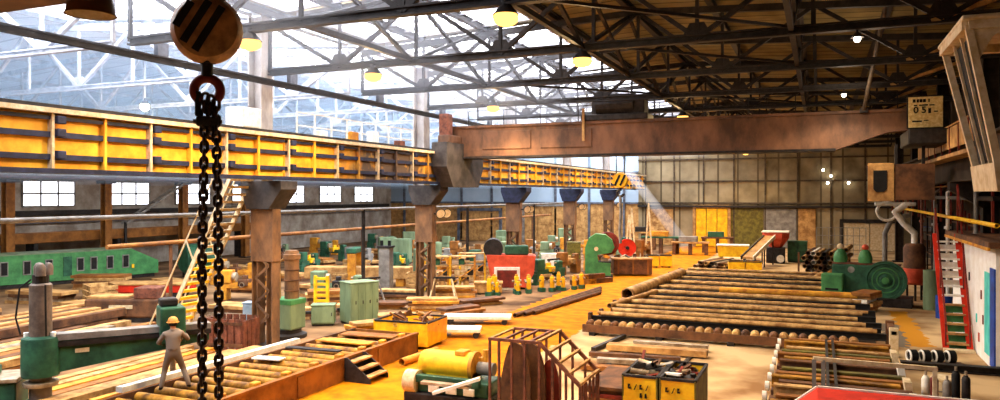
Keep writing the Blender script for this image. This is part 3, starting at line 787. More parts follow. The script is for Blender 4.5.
# ------------------------------------------------------------------ roller bed platform in the left foreground
PX0, PX1, PY0, PY1, PH = -15.55, -12.93, 7.0, 23.0, .66
t = thing('roller_table', 'long rust sided roller table with yellow rollers beside the orange aisle', 'roller table', (0, 0, 0))
MB().box((PX1 - .06, PY0, .0), (PX1, PY1, .68)).box((PX1 - .12, PY0, .62), (PX1 + .03, PY1, .7)).build('side_plate', 'rust2', t)
MB().box((PX0, PY0, .0), (PX0 + .06, PY1, .68)).build('side_plate', 'rust', t)
MB().box((PX0, PY1 - .06, 0), (PX1, PY1, .66)).build('end_plate', 'rust2', t)
for y in (9.5, 13.0, 16.4, 20.4): MB().box((PX1, y, .05), (PX1 + .04, y + .25, .6)).build('rib', 'rust2', t)
MB().box((PX0 + .06, PY0, .12), (PX1 - .06, PY1, .2)).build('drip_tray', 'gap_shade', t)  # dark colour paints the shade between the rollers
n = 26
for k in range(n):
    y = PY0 + .5 + k * .6
    r_ = MB().cyl((PX0 + .1, y, .52), (PX1 - .2, y, .52), .13, seg=14); r_.cyl((PX0 + .05, y, .52), (PX1 - .08, y, .52), .05, seg=8)
    r_.build('roller', 'roller', t, True)
    if k % 2 == 0: MB().box((PX1 - .3, y + .18, .5), (PX1 - .1, y + .42, .78), .03).build('bearing_housing', 'ochre', t)
steps = thing('platform_steps', 'short black and tan steps leaning on the roller table side', 'steps', (PX1 + .04, 18.55, 0))
for y in (0, .95): MB().prism([(0, 0), (.9, 0), (.9, .12), (.1, .7), (0, .7)], y - .02, y + .02, 'XZ').build('stringer', 'dark', steps)
for k in range(3): MB().box((.1 + .26 * k, 0, .56 - .2 * k), (.36 + .26 * k, .95, .61 - .2 * k)).build('tread', 'tan', steps)
MB().box((.02, .03, 0), (.06, .92, .6)).build('back_plate', 'dark', steps)
for k, (x, w_, y0, y1, z) in enumerate(((-16.15, .34, 8.6, 18.6, .72), (-16.6, .3, 9.4, 17.2, .66), (-15.75, .22, 13.2, 20.0, .74))):
    steel_bar('steel_plank', ['widest pale plank lying lengthwise past the drill column, beside the worker', 'pale plank lying lengthwise under the drill arm, outermost of three', 'narrow pale plank lying lengthwise on the inner edge of the rollers'][k], 'plank',
              (x, y0, z), (x, y1, z), w_, .14, ('timber', 'tan', 'white')[k])
for k in range(7):
    steel_bar('floor_plank', 'golden board lying lengthwise on the floor under the drill arm', 'plank', (-17.5 - .48 * k, 13.4 + .3 * (k % 3), .09 + .0 * k), (-17.7 - .48 * k, 20.2 - .5 * (k % 2), .09), .34, .16, ('ochre', 'timber', 'tan', 'rust2')[k % 4], 'golden boards under the drill arm')
for y in (9.2, 12.6, 16.2):
    tr = thing('trestle', 'low rusty trestle carrying the pale planks', 'trestle', (-16.35, y, 0), 0, 'plank trestles')
    MB().bar((-.5, 0, .55), (.5, 0, .55), .14, .1).build('top_bar', 'rust', tr)
    for x in (-.4, .4): MB().bar((x, -.12, 0), (x, 0, .52), .07, .07).build('leg', 'rust', tr); MB().bar((x, .12, 0), (x, 0, .52), .07, .07).build('leg', 'rust', tr)
# plates lying on the rollers
for k, (x, y, l, w_, z) in enumerate(((-14.3, 20.6, 2.3, .5, .68), (-14.5, 19.2, 1.9, .28, .68), (-14.2, 21.9, 2.0, .7, .68), (-14.9, 17.6, 1.0, .35, .68))):
    plate_stack(1, ['thin yellow stained plate lying on rollers beyond the steps', 'narrow plate strip lying on rollers level with the steps', 'broad plate lying on the far end of the rollers', 'small pale plate lying on rollers by the outer rail'][k], None, (x, y, z), .05 * k, l, w_, .05, ('ochre', 'dark', 'rust2', 'white')[k], 0)

# ------------------------------------------------------------------ radial drill
DX, DY = -16.95, 12.05
ang = math.atan2(14.45 - DY, -15.3 - DX)           # arm direction
t = thing('radial_drill', 'green radial drilling machine with grey brown column and long tapering arm', 'drilling machine', (DX, DY, 0))
MB().lathe([(0, 0), (.62, 0), (.62, .35), (.5, .42), (.46, .6), (.36, .66), (0, .66)], seg=28).build('base', 'green2', t, True)
MB().lathe([(.24, .6), (.24, 3.38), (.2, 3.42), (0, 3.42)], seg=24).build('column', 'grey_col', t, True)
MB().lathe([(.25, .98), (.36, 1.0), (.38, 1.05), (.38, 1.1), (.25, 1.12)], seg=24).build('flange', 'steel', t, True)
MB().lathe([(.245, 1.22), (.40, 1.24), (.41, 1.3), (.41, 2.05), (.39, 2.14), (.245, 2.18)], seg=28).build('sleeve', 'green2', t, True)
for a_ in (0.4, 2.2, 3.8): MB().cyl((.3 * math.cos(a_), .3 * math.sin(a_), 2.1), (.3 * math.cos(a_), .3 * math.sin(a_), 2.26), .06).build('bolt', 'white', t)
ca, sa = math.cos(ang), math.sin(ang)
def ap(u, v, z): return (u * ca - v * sa, u * sa + v * ca, z)
arm = MB().prism([(.25, 1.28), (3.75, 1.72), (3.75, 2.02), (.25, 2.05)], -.16, .16, 'XZ').rot(ang, 'Z').build('arm', 'green2', t)
MB().prism([(.3, 2.05), (3.8, 2.02), (3.8, 2.16), (.3, 2.2)], -.2, .2, 'XZ').rot(ang, 'Z').build('arm_rail', 'grey', arm)
MB().prism([(.3, 1.9), (3.8, 1.9), (3.8, 2.0), (.3, 2.02)], -.22, .22, 'XZ').rot(ang, 'Z').build('arm_guide', 'dark', arm)
hd = MB().box((2.55, -.42, 1.72), (3.15, .36, 2.66), .05).rot(ang, 'Z').build('drill_head', 'green2', t)
MB().box((2.58, -.2, 2.66), (3.0, .26, 2.86), .05).rot(ang, 'Z').build('head_motor', 'dark', hd)
MB().cyl((2.85, -.3, 1.05), (2.85, -.3, 1.74), .07).rot(ang, 'Z').build('spindle', 'steel', hd)
MB().torus((2.85, -.52, 1.95), (0, 1, 0), .2, .02, 18, 6).rot(ang, 'Z').build('handwheel', 'steel', hd)
MB().cyl((0, 0, 3.42), (0, 0, 3.62), .18).build('lift_motor', 'dark', t)
for k, (x, y, r) in enumerate(((-.12, .05, .12), (.14, -.1, .11), (.05, .16, .1))):
    MB().lathe([(0, 0), (r, 0), (r, .2), (r * .6, .28), (0, .3)], (x, y, 3.6)).build('motor_cap', 'grey_col', t, True)
MB().tube([(-.2, -.1, 3.5), (-.45, -.2, 3.3), (-.52, -.25, 2.6), (-.42, -.2, 2.2)], .022).build('cable', 'black', t)
MB().tube([(.3, -.1, 3.4), (.34, -.12, 2.8), (.33, -.1, 2.2)], .022).build('cable', 'black', t)
MB().box((.7, -.18, 1.72), (1.0, -.155, 1.82)).rot(ang, 'Z').build('maker_plate', 'cream', t)
t = thing('gear_cabinet', 'dark green machine base in the lowest picture corner beside the drill', 'machine', (-18.4, 11.2, 0), R(40))
MB().box((-1.2, -.5, 0), (1.2, .5, 1.15), .05).build('body', 'green2', t); MB().box((-1.25, -.55, 1.15), (1.25, .55, 1.25), .02).build('top', 'steel', t)
MB().box((-.2, -.3, 1.25), (.7, .3, 1.45), .04).build('vice', 'green2', t)

# ------------------------------------------------------------------ the worker
def worker(loc, rz):
    t = thing('person', 'worker in grey brown overalls and orange helmet seen from behind at the drill', 'person', loc, rz)
    me = bpy.data.meshes.new('body'); V = []; E = []; RR = []
    def v(p, r, par=None):
        V.append(p); RR.append(r if isinstance(r, tuple) else (r, r))
        if par is not None: E.append((par, len(V) - 1))
        return len(V) - 1
    pel = v((0, 0, .94), (.17, .125)); wa = v((0, .02, 1.08), (.165, .12), pel); ch = v((0, .06, 1.27), (.195, .135), wa); ub = v((0, .1, 1.40), (.165, .11), ch)
    nk = v((0, .12, 1.49), .055, ub); hb = v((0, .15, 1.56), .075, nk); hm = v((0, .165, 1.64), (.088, .1), hb); ht = v((0, .16, 1.72), .07, hm)
    for s, foot, knee, elb, hand in ((-1, (-.27, -.04), (-.19, .10), (-.34, .16, 1.16), (-.26, .42, 1.12)), (1, (.36, -.05), (.24, .10), (.36, .14, 1.2), (.3, .42, 1.3))):
        hp = v((s * .1, 0, .88), .105, pel); kn = v((knee[0], knee[1], .49), .075, hp); cf = v((knee[0] * .4 + foot[0] * .6, foot[1] * .7 + .02, .28), .068, kn)
        an = v((foot[0], foot[1], .09), .055, cf); to = v((foot[0] + s * .03, foot[1] + .17, .04), (.045, .04), an)
        sh = v((s * .19, .08, 1.39), .075, ub); el = v(elb, .056, sh); wr = v((hand[0] * .9 + elb[0] * .1, hand[1] - .06, hand[2]), .04, el); hn = v(hand, (.045, .03), wr)
        for q in range(4):
            f0 = v((hand[0] + (q - 1.5) * .02, hand[1] + .05 - abs(q - 1.5) * .006, hand[2] + .005), .0105, hn); f1 = v((hand[0] + (q - 1.5) * .021, hand[1] + .085, hand[2] - .02), .0095, f0)
            v((hand[0] + (q - 1.5) * .02, hand[1] + .075, hand[2] - .045), .0085, f1)
        t0 = v((hand[0] - s * .045, hand[1] + .01, hand[2] - .012), .012, hn); v((hand[0] - s * .05, hand[1] + .05, hand[2] - .03), .010, t0)
    me.from_pydata(V, E, []); o = bpy.data.objects.new('body', me); COL.objects.link(o); o.parent = t
    sk = o.modifiers.new('skin', 'SKIN'); sk.use_smooth_shade = True
    for i, sv in enumerate(me.skin_vertices[0].data): sv.radius = RR[i]; sv.use_root = (i == 0)
    o.modifiers.new('sub', 'SUBSURF').levels = 1; o.modifiers['sub'].render_levels = 2
    # skin above the collar and at the hands, workwear elsewhere
    m = bpy.data.materials.new('worker_surface'); m.use_nodes = True; nt = m.node_tree; b = nt.nodes['Principled BSDF']; b.inputs['Roughness'].default_value = .85
    tc = nt.nodes.new('ShaderNodeTexCoord'); sp = nt.nodes.new('ShaderNodeSeparateXYZ'); nt.links.new(tc.outputs['Object'], sp.inputs[0])
    headm = mth(nt, 'GREATER_THAN', sp.outputs[2], 1.5); handm = mth(nt, 'GREATER_THAN', sp.outputs[1], .355); boot = mth(nt, 'LESS_THAN', sp.outputs[2], .11)
    handm = mth(nt, 'MULTIPLY', handm, mth(nt, 'LESS_THAN', sp.outputs[2], 1.45))
    c = mixc(nt, mth(nt, 'MAXIMUM', headm, handm), lin((122, 106, 92)), lin((196, 138, 102)))
    c = mixc(nt, boot, c, lin((36, 30, 28))); nt.links.new(c, b.inputs['Base Color']); me.materials.append(m)
    hz = 1.665
    MB().lathe([(.128, 0), (.122, .05), (.1, .1), (.055, .135), (0, .145)], (0, .16, hz)).lathe([(.118, -.012), (.15, -.008), (.15, .006), (.12, .012)], (0, .165, hz)).build('helmet', 'cap', t, True)
    MB().prism([(-.1, .0), (.1, .0), (.07, .09), (-.07, .09)], hz - .008, hz + .006, 'XY').build('helmet_peak', 'cap', t, loc=(0, .28, 0))
    MB().lathe([(.09, 0), (.098, .05), (.09, .1)], (0, .135, 1.575)).build('hair', 'black', t, True)
    f = MB()
    for sx in (-.032, .032): f.sphere((sx, .245, 1.645), .014, seg=8)
    f.build('eye', 'black', t); MB().sphere((0, .258, 1.615), .017, (.8, 1.1, 1.3), seg=8).build('nose', 'skin', t, True)
    MB().box((-.026, .236, 1.572), (.026, .248, 1.58)).build('mouth', 'maroon', t)
    for sx in (-1, 1): MB().sphere((sx * .092, .15, 1.635), .026, (.45, .8, 1.2), seg=10).build('ear', 'skin', t, True)
    MB().lathe([(.098, 0), (.09, .03), (.07, .05)], (0, .105, 1.44)).build('collar', 'cloth', t, True)
    MB().lathe([(.165, 0), (.168, .03), (.163, .05)], (0, .01, 0), seg=24).build('belt', 'cloth', t, True, loc=(0, 0, 1.0)).scale = (1, .76, 1)
    return t
worker((-14.78, 13.95, .655), R(48))

# ------------------------------------------------------------------ ladder stair up to the yellow girder
t = thing('ladder_stair', 'pale yellow ladder stair leaning up to the yellow runway girder', 'ladder', (0, 0, 0))
A0, A1 = Vector((-21.6, 19.6, 0)), Vector((-18.75, 20.3, 6.3))
for dy in (0, 1.1):
    MB().bar(A0 + Vector((0, dy, 0)), A1 + Vector((0, dy, 0)), .06, .16, (1, 0, 0)).build('stringer', 'cream', t)
for k in range(1, 24): 
    p = A0.lerp(A1, k / 24); MB().box(p + Vector((-.08, .02, -.045)), p + Vector((.1, 1.08, .045))).build('tread', 'cream' if k > 12 else 'yellow', t)
for dy in (0, 1.1):
    MB().bar(A0 + Vector((-.35, dy, .75)), A1 + Vector((-.35, dy, .75)), .045, .045).build('handrail', 'cream', t)
for k in (.1, .5, .9):
    for dy in (0, 1.1):
        p = A0.lerp(A1, k) + Vector((0, dy, 0)); MB().bar(p, p + Vector((-.35, 0, .75)), .04, .04).build('rail_post', 'cream', t)

# ------------------------------------------------------------------ around the nearest column
t = thing('upright_press', 'tall brown ribbed cylinder machine on green round base by the brown column', 'machine', (-19.0, 23.5, 0))
MB().lathe([(0, 0), (.75, 0), (.75, .14), (.55, .2), (.55, .34), (0, .36)], seg=28).build('foot', 'dark', t, True)
MB().box((-.55, -.45, .34), (.55, .45, 1.45), .06).build('base_body', 'palegreen', t)
MB().box((-.56, -.46, 1.3), (.56, .46, 1.5), .02).build('base_cap', 'green', t)
MB().lathe([(.28, 1.4), (.28, 3.0), (.33, 3.02), (.33, 3.2), (.28, 3.22), (.24, 3.35), (0, 3.38)], (.15, .1, 0), seg=22).build('cylinder', 'column', t, True)
for z in (1.8, 2.2, 2.6): MB().torus((.15, .1, z), (0, 0, 1), .285, .025, 22, 6).build('ring', 'rust', t)
MB().tube([(-.25, -.1, 1.4), (-.28, -.1, 2.9), (-.05, 0, 3.1)], .035).build('side_pipe', 'tan', t)
cabinet('pale blue upright cabinet just outside the nearest column', (-20.1, 22.8, 0), R(20), .55, .5, 1.35, 'sky_blue', 1)
t = thing('fence_crate', 'purple brown slatted crate standing in front of the blue cabinet', 'crate', (-19.4, 20.9, 0), R(8))
for y in (-.55, .55):
    for k in range(6): MB().box((-.8 + k * .28, y - .03, .05), (-.8 + k * .28 + .2, y + .03, 1.15)).build('slat', 'frame_rust', t)
for x in (-.82, .84):
    for k in range(4): MB().box((x - .03, -.5 + k * .26, .05), (x + .03, -.5 + k * .26 + .2, 1.1)).build('slat', 'frame_rust', t)
for z in (.2, .95): MB().box((-.85, -.6, z), (.87, -.56, z + .1)).build('rail', 'rust', t)
MB().box((-.8, -.5, .02), (.84, .5, .08)).build('floor_panel', 'rust', t)
cabinet('large pale green ribbed cabinet standing between the two nearest columns', (-18.3, 27.4, 0), R(62), 1.35, 1.0, 1.75, 'palegreen', 4)
cabinet('low pale green box cabinet in front of the large ribbed cabinet', (-19.35, 26.3, 0), R(30), .95, .7, .85, 'palegreen', 1)
t = thing('pipe_column', 'grey square pillar with black fittings on top, among the machines', 'pillar', (-22.4, 36.2, 0), R(10))
MB().box((-.33, -.3, 0), (.33, .3, 2.55), .03).build('shaft', 'grey', t); MB().box((-.4, -.36, 2.55), (.4, .36, 2.65)).build('cap', 'dark', t)
for dx in (-.25, .2): MB().cyl((dx, 0, 2.65), (dx, 0, 2.95), .09).build('fitting', 'black', t)
t = thing('yellow_stand', 'bright yellow ladder-like stand beside the green round base machine', 'stand', (-21.6, 29.2, 0), R(15))
for x in (-.3, .3):
    MB().bar((x, 0, 0), (x, 0, 1.7), .13, .13).build('post', 'yellow', t)
for k in range(6): MB().box((-.3, -.06, .2 + k * .26), (.3, .06, .32 + k * .26)).build('rung', 'yellow', t)
MB().box((-.5, -.3, 0), (.5, .3, .08)).build('foot_plate', 'yellow', t)
t = thing('planer_table', 'long beige planer table beyond the yellow stand', 'machine', (-25.8, 38.6, 0), R(20))
MB().box((-3.2, -.6, .45), (3.2, .6, 1.15), .05).build('table', 'tan', t)
for x in (-2.6, -.9, .9, 2.6): MB().box((x - .25, -.5, 0), (x + .25, .5, .5), .03).build('pedestal', 'ochre', t)
MB().box((-.5, -.9, 0), (.0, -.65, 2.1), .04).build('upright', 'ochre', t); MB().box((-.5, .65, 0), (.0, .9, 2.1), .04).build('upright', 'ochre', t)
MB().box((-.55, -.95, 2.0), (.05, .95, 2.3), .04).build('cross_rail', 'green2', t)

# yellow trough bin with scrap at the far end of the roller table
bin_box('yellow scrap trough at the far end of the rusty roller table', (-13.9, 24.2, 0), R(4), 2.1, 1.7, .95, 'yellow', 'scrap_trough')
fill_bin(-13.9, 24.2, .88, 2.0, 1.7, 18, 'brown scrap offcut heaped in the yellow trough', 'offcuts in the yellow trough', ('rust', 'rust2', 'tan', 'rust'), R(4), 1.3)
pipe_at('steel_bar', 'short thick yellow brown bar lying by the yellow trough', (-12.35, 20.9, .13), (-12.2, 23.0, .13), .13, 'ochre', None, 'bar')

# steel plates on low bogies on the aisle edge
for k, (cx, cy, L, lab) in enumerate(((-13.5, 29.2, 2.9, 'long white topped plate bogie across the aisle edge, farther of two'), (-12.9, 26.2, 1.7, 'short plate bogie across the aisle edge, nearer of two'))):
    t = thing('plate_bogie', lab, 'bogie', (cx, cy, 0), R(20))
    MB().box((-L / 2, -.45, .22), (L / 2, .45, .36), .02).build('deck', 'white', t)
    for x in (-L * .4, L * .4):
        for y in (-.35, .35): MB().cyl((x, y - .06, .12), (x, y + .06, .12), .12).build('wheel', 'dark', t)
# long bars on the aisle
for k in range(3):
    pipe_at('steel_bar', 'long brown bar lying lengthwise on the orange aisle', (-12.6 + .27 * k, 31.2 + .5 * k, .1), (-11.75 + .27 * k, 42.4 - k, .1), .1, 'rust', 'long bars on the aisle', 'bar')

# ------------------------------------------------------------------ centre foreground: cage, motor stand, skips
t = thing('bar_cage', 'red brown steel frame cage with sloping barred side, standing by the orange aisle', 'cage', (-7.35, 16.6, 0))
CW, CD, CHT = 1.27, 1.55, 2.02; SX, SZ = 1.0, 1.42
fr = 'frame_rust'
for y in (0, CD):
    for x in (0, .24, .57, .9, CW): MB().bar((x, y, 0), (x, y, CHT), .055, .055).build('upright', fr, t)
    MB().bar((-.03, y, CHT), (CW + .02, y, CHT), .07, .07).build('top_rail', fr, t)
    MB().bar((0, y, .15), (CW + SX, y, .15), .06, .06).build('bottom_rail', fr, t)
    MB().bar((CW, y, CHT), (CW + SX, y, SZ - .32), .08, .08, (0, 1, 0)).build('sloping_rail', fr, t)
    for k in (.33, .66, 1.0): MB().bar((CW + SX * k, y, 0), (CW + SX * k, y, CHT + (SZ - .32 - CHT) * k), .055, .055).build('upright', fr, t)
for x in (0, .34, .68, 1.02): MB().bar((x, 0, CHT), (x, CD, CHT), .06, .05).build('cross_bar', 'tan' if x == 0 else fr, t)
for k in range(5):
    x, z = CW + SX * k / 4, CHT + (SZ - .32 - CHT) * k / 4
    MB().bar((x, -.03, z + .04), (x, CD + .03, z + .04), .075, .06).build('slope_rung', 'tan', t)
for k in range(5): MB().bar((CW + SX, .2 + .3 * k, 0), (CW + SX, .2 + .3 * k, SZ - .34), .05, .05).build('end_bar', fr, t)
MB().box((0, 0, .05), (CW + SX, CD, .1)).build('floor_panel', 'rust', t)
for k, (x, y, w_, h, a, lab) in enumerate(((.5, .45, .78, 1.80, .05, 'tall rounded rust plate standing nearest inside the cage'), (.75, .8, .8, 1.76, -.05, 'second rounded rust plate standing inside the cage'), (1.15, 1.1, .5, 1.3, .08, 'shorter dark rust plate leaning inside the cage'), (.25, 1.0, .3, 1.2, .2, 'narrow rust plate leaning at the back of the cage'))):
    pr = [(-w_ / 2, 0), (w_ / 2, 0), (w_ / 2, h * .5), (w_ * .4, h * .75), (w_ * .22, h * .95), (0, h), (-w_ * .22, h * .95), (-w_ * .36, h * .75), (-w_ / 2, h * .45)]
    solid('forged_plate', lab, 'plate', MB().prism(pr, -.05, .05, 'XZ'), ('rust', 'rust', 'maroon', 'rust2')[k], (-7.35 + x, 16.6 + y, .1), a)

t = thing('winch_drive', 'dark green winch base with yellow gear housing beside the rusty cage', 'machine', (-9.1, 17.6, 0), R(0))
MB().box((-.95, -.5, .0), (1.5, .65, .35), .03).build('skid_frame', 'dark', t)
MB().box((-.65, -.35, .35), (1.4, .6, .72), .04).build('bed', 'green2', t)
MB().cyl((-.6, .2, 1.0), (.75, .2, 1.0), .36, seg=24).build('gear_housing', 'yellow', t, True)
MB().lathe([(0, 0), (.36, 0), (.33, .12), (.2, .2), (0, .22)], (-.6, .2, 1.0), (-1, 0, 0), 24).build('end_cap', 'yellow', t, True)
MB().box((-.5, -.1, .7), (.85, .5, .9), .03).build('housing_foot', 'yellow', t)
MB().box((.3, -.02, 1.3), (.6, .35, 1.42), .02).build('inspection_cover', 'ochre', t)
MB().cyl((.75, .2, 1.0), (.85, .2, 1.0), .4, seg=24).build('coupling_flange', 'ochre', t, True)
MB().cyl((.9, .2, .98), (1.35, .2, .98), .17).build('motor', 'grey', t, True)
for k, z in ((0, 1.25), (1, 1.45)): MB().cyl((.95 + .1 * k, .3, .9), (.95 + .1 * k, .3, z), .07).build('valve', 'ochre', t)
MB().cyl((-.95, -.3, .6), (-.6, -.3, .6), .3, seg=24).build('brake_drum', 'cream', t, True)
MB().box((-.6, -.48, .62), (1.2, -.3, .82), .02).build('front_rail', 'green2', t)
for k in range(3): MB().box((-.2 + .5 * k, -.53, .42), (.1 + .5 * k, -.48, .6), .01).build('cover_plate', 'white', t)
for k in range(2):
    steel_bar('steel_bar', ['flat pale bar leaning across the front of the green winch base, lower one', 'flat pale bar lying along the front of the green winch base'][k], 'bar', ((-8.9, 16.6, .55), (-9.3, 16.75, .75))[k], ((-7.75, 16.9, .95), (-8.0, 16.85, .72))[k], .2, .07, ('white', 'steel')[k])

for k, (cx, lab) in enumerate(((-4.0, 'yellow scrap skip with black marks, the one nearer the rusty cage'), (-3.1, 'yellow scrap skip with olive side, on the open floor side of the pair'))):
    sk = bin_box(lab, (cx, 18.95, 0), 0, .82, 1.95, 1.12, 'yellow', 'scrap_skip', .04)
    for ch in sk.children:
        if ch.name.startswith('side_panel'): ch.data.materials[0] = M['olive']
    for i in range(4 if k == 0 else 3):
        MB().prism([(-.28 + i * .14, .80), (-.25 + i * .14, .80), (-.2 + i * .14, .93), (-.22 + i * .14, .93), (-.25 + i * .14, .86)] if i % 2 else [(-.28 + i * .14, .82), (-.21 + i * .14, .82), (-.21 + i * .14, .85), (-.25 + i * .14, .86), (-.22 + i * .14, .93), (-.28 + i * .14, .93)], -1.045, -1.015, 'XZ').build('black_marking', 'ink', sk)
    if k == 0:
        for i in range(2): MB().prism([(.0 + i * .12, .62), (.06 + i * .12, .62), (.04 + i * .12, .73), (.01 + i * .12, .72)], -1.035, -1.0, 'XZ').build('black_marking', 'ink', sk)
    fill_bin(cx, 18.95, 1.0, .8, 1.9, 24, 'bent scrap piece heaped in the %s skip' % ('cage side' if k == 0 else 'outer'), 'scrap in the %s skip' % ('cage side' if k == 0 else 'outer'), ('dark', 'rust', 'steel', 'maroon', 'dark', 'white'))
z = plate_stack(5, 'rusty plate in the stack between the cage and the yellow skips', 'rusty plates between cage and skips', (-5.15, 20.2, 0), 0, 1.1, 2.4, .1, ('rust', 'rust2', 'maroon', 'rust'), .08, .06)
# flat bars and beams on the pale floor
for k, (x0, y0, x1, y1, z, w_, m_, lab) in enumerate(((-6.9, 25.9, -3.5, 26.0, .16, .5, 'tan', 'broad flat beam on the pale floor, topmost of the loose beams behind the skips'), (-6.7, 23.8, -3.7, 24.2, .12, .3, 'steel', 'flat beam with white edge, lying nearest behind the skips'),
        (-7.2, 24.6, -4.2, 24.9, .12, .25, 'rust', 'dark flat beam lying in the middle of the loose beams'), (-6.2, 26.9, -3.6, 27.0, .14, .3, 'steel', 'pale beam lying farthest of the loose beams, toward the pipe rack'),
        (-6.9, 22.7, -4.6, 22.9, .12, .4, 'rust2', 'rusty flat beam lying right behind the plate stack'), (-7.3, 25.4, -6.9, 28.3, .1, .15, 'dark', 'dark thin beam lying lengthwise at the end of the loose beams'))):
    steel_bar('flat_beam', lab, 'beam', (x0, y0, z), (x1, y1, z), w_, .2 if k in (0, 3) else .14, m_)
for k, x in enumerate((-6.3, -4.1)): steel_bar('sleeper', 'dark sleeper beneath the loose beams', 'sleeper', (x, 22.6, .03), (x + .1, 27.1, .03), .14, .06, 'dark', 'sleepers under the loose beams')

# ------------------------------------------------------------------ large pipe rack
BX0, BX1 = -8.6, 2.15
t = thing('rack_shade', 'dark sheet painting the shade beneath the pipe rack', 'shade_sheet', (0, 0, 0))  # added sheet, makes the gaps of the rack read as shade
MB().box((-8.3, 29.2, 0.01), (1.9, 50.5, .06)).build('sheet', 'gap_shade', t)
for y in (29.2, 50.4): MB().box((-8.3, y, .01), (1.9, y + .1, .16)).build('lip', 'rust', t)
t = thing('roller_conveyor', 'row of brown disc rollers along the near edge of the pipe rack', 'conveyor', (0, 28.7, 0))
MB().box((BX0, -.3, .12), (BX1 - .9, -.22, .42)).build('side_beam', 'rust', t); MB().box((BX0, .22, .12), (BX1 - .9, .3, .42)).build('side_beam', 'rust', t)
for k in range(30):
    x = BX0 + .25 + k * .325
    MB().lathe([(0, -.2), (.1, -.2), (.16, -.1), (.16, .1), (.1, .2), (0, .2)], (x, 0, .42), (0, 1, 0), 14).build('roller', 'timber' if k % 3 else 'rust', t, True)
for x in (-8.2, -5.6, -3.0, -.4): MB().box((x - .12, -.35, 0), (x + .12, .35, .14)).build('foot', 'dark', t)
rows = [29.5, 30.6, 31.9, 33.4, 35.2, 37.2, 39.4, 41.8, 44.3, 46.9, 49.6]
for i, y in enumerate(rows):
    t = thing('rack_rail', 'transverse dark steel rail of the pipe rack on low stools', 'rail', (0, y, 0), 0, 'cross rails of the pipe rack')
    xo = BX0 + .15 * (i % 3)
    MB().ibeam((xo, 0, .5), (BX1 - .1 * (i % 2), 0, .5), .18, .24, .03).build('rail', 'black', t)  # rail blackened, painted shade between the pipes
    for x in (xo + .15, -5.4, -2.2, 1.0): MB().box((x - .1, -.12, 0), (x + .1, .12, .4), .02).build('stool', 'rust', t)
    MB().box((xo - .06, -.14, .2), (xo + .08, .14, .74), .02).build('end_stop', 'rust', t)
    nxt = rows[i + 1] if i + 1 < len(rows) else y + 2.2
    for j, (dy, r, mm) in enumerate(((0.12, .08, 'timber'), (.40, .075, 'pipe'), (.72, .06, 'tan'))):  # first pipe colour lightened to paint the overhead lamp light on it
        if (j == 2 and i % 3) or (j == 1 and i % 2 == 0): continue
        yy = y + dy * (nxt - y) / 1.6
        pipe_at('rack_pipe', 'long scaled pipe lying across the pipe rack', (xo + .1 + random.uniform(0, .5), yy, .62 + r), (BX1 - random.uniform(.1, 1.0), yy + random.uniform(-.12, .12), .62 + r), r, mm, 'pipes on the pipe rack')
    if i in (3, 7):
        t2 = thing('roller_strip', 'strip of small disc rollers within the pipe rack', 'conveyor', (0, y + .95, 0), 0, 'roller strips in the pipe rack')
        MB().box((BX0 + .4, -.12, .28), (BX1 - .8, .12, .4)).build('beam', 'rust', t2)
        for x in (-7.5, -3.5, .5): MB().box((x - .1, -.1, .06), (x + .1, .1, .28)).build('foot', 'dark', t2)
        for k in range(22): MB().lathe([(0, -.12), (.13, -.09), (.13, .09), (0, .12)], (BX0 + .6 + k * .42, 0, .5), (0, 1, 0), 12).build('roller', 'ochre' if k % 4 else 'timber', t2, True)
pipe_at('rack_pipe', 'long bright yellow pipe lying across the middle of the pipe rack', (-4.6, 38.6, .78), (1.6, 38.8, .78), .15, 'ochre')
pipe_at('large_pipe', 'thick open pipe lying lengthwise on the rack corner by the aisle', (-8.3, 34.6, .85), (-8.0, 38.9, .85), .3, 'pipe')
pipe_at('large_pipe', 'second thick pipe lying behind the open one on the rack corner', (-8.05, 39.2, .85), (-7.6, 45.6, .85), .27, 'pipe')
pipe_at('large_pipe', 'thinner pipe lying askew in front of the thick open pipe', (-8.35, 31.6, .72), (-7.3, 36.4, .82), .12, 'tan')
t = thing('rack_stop', 'rusty upright stop frame at the stair side end of the pipe rack', 'frame', (2.3, 28.6, 0))
for y in (0, 1.6): MB().box((-.14, y - .1, 0), (.14, y + .1, 1.0), .02).build('post', 'cream' if y == 0 else 'rust', t)
MB().box((-.1, -.1, .75), (.1, 1.7, .92), .02).build('bar', 'rust', t)

# ------------------------------------------------------------------ front right rack of heavy beams
rk = [17.6, 18.6, 19.6, 20.6, 21.6, 22.6, 23.6, 24.6, 25.6]
for i, y in enumerate(rk):
    for j in range(2):
        if j and i % 3 == 1: continue
        x0 = -1.15 + .1 * ((i * 2 + j) % 3)
        b = MB().ibeam((0, 0, 0), (2.95, 0, 0), .24, .3, .04)
        solid('stacked_beam', 'brown transverse beam lying on the front rack beside the red hood', 'beam', b, ('rust', 'roller', 'rust2', 'olive', 'timber')[(i * 2 + j) % 5], (x0, y + .42 * j, .72), 0, 'beams on the front rack')
    t = thing('rack_stool', 'white ended stool at the open floor side of the front rack', 'stool', (-1.05, y, 0), 0, 'front rack stools')
    MB().box((-.12, -.16, 0), (.12, .34, .5), .02).build('block', 'rust', t); MB().cyl((-.2, .05, .78), (-.1, .05, .78), .12).build('end_cap', 'white', t)
t = thing('rack_shade', 'dark sheet painting the shade beneath the front rack by the red hood', 'shade_sheet', (0, 0, 0))  # second added sheet, dark like the shade under the beams
MB().box((-1.0, 17.2, .01), (1.8, 26.3, .06)).build('sheet', 'gap_shade', t)
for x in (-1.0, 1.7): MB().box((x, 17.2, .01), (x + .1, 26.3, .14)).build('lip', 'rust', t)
for x in (.15, 1.5): steel_bar('rack_beam', 'lengthwise rusty bearer under the front rack beams', 'beam', (x, 17.0, .45), (x, 26.4, .45), .2, .22, 'rust', 'bearers of the front rack')
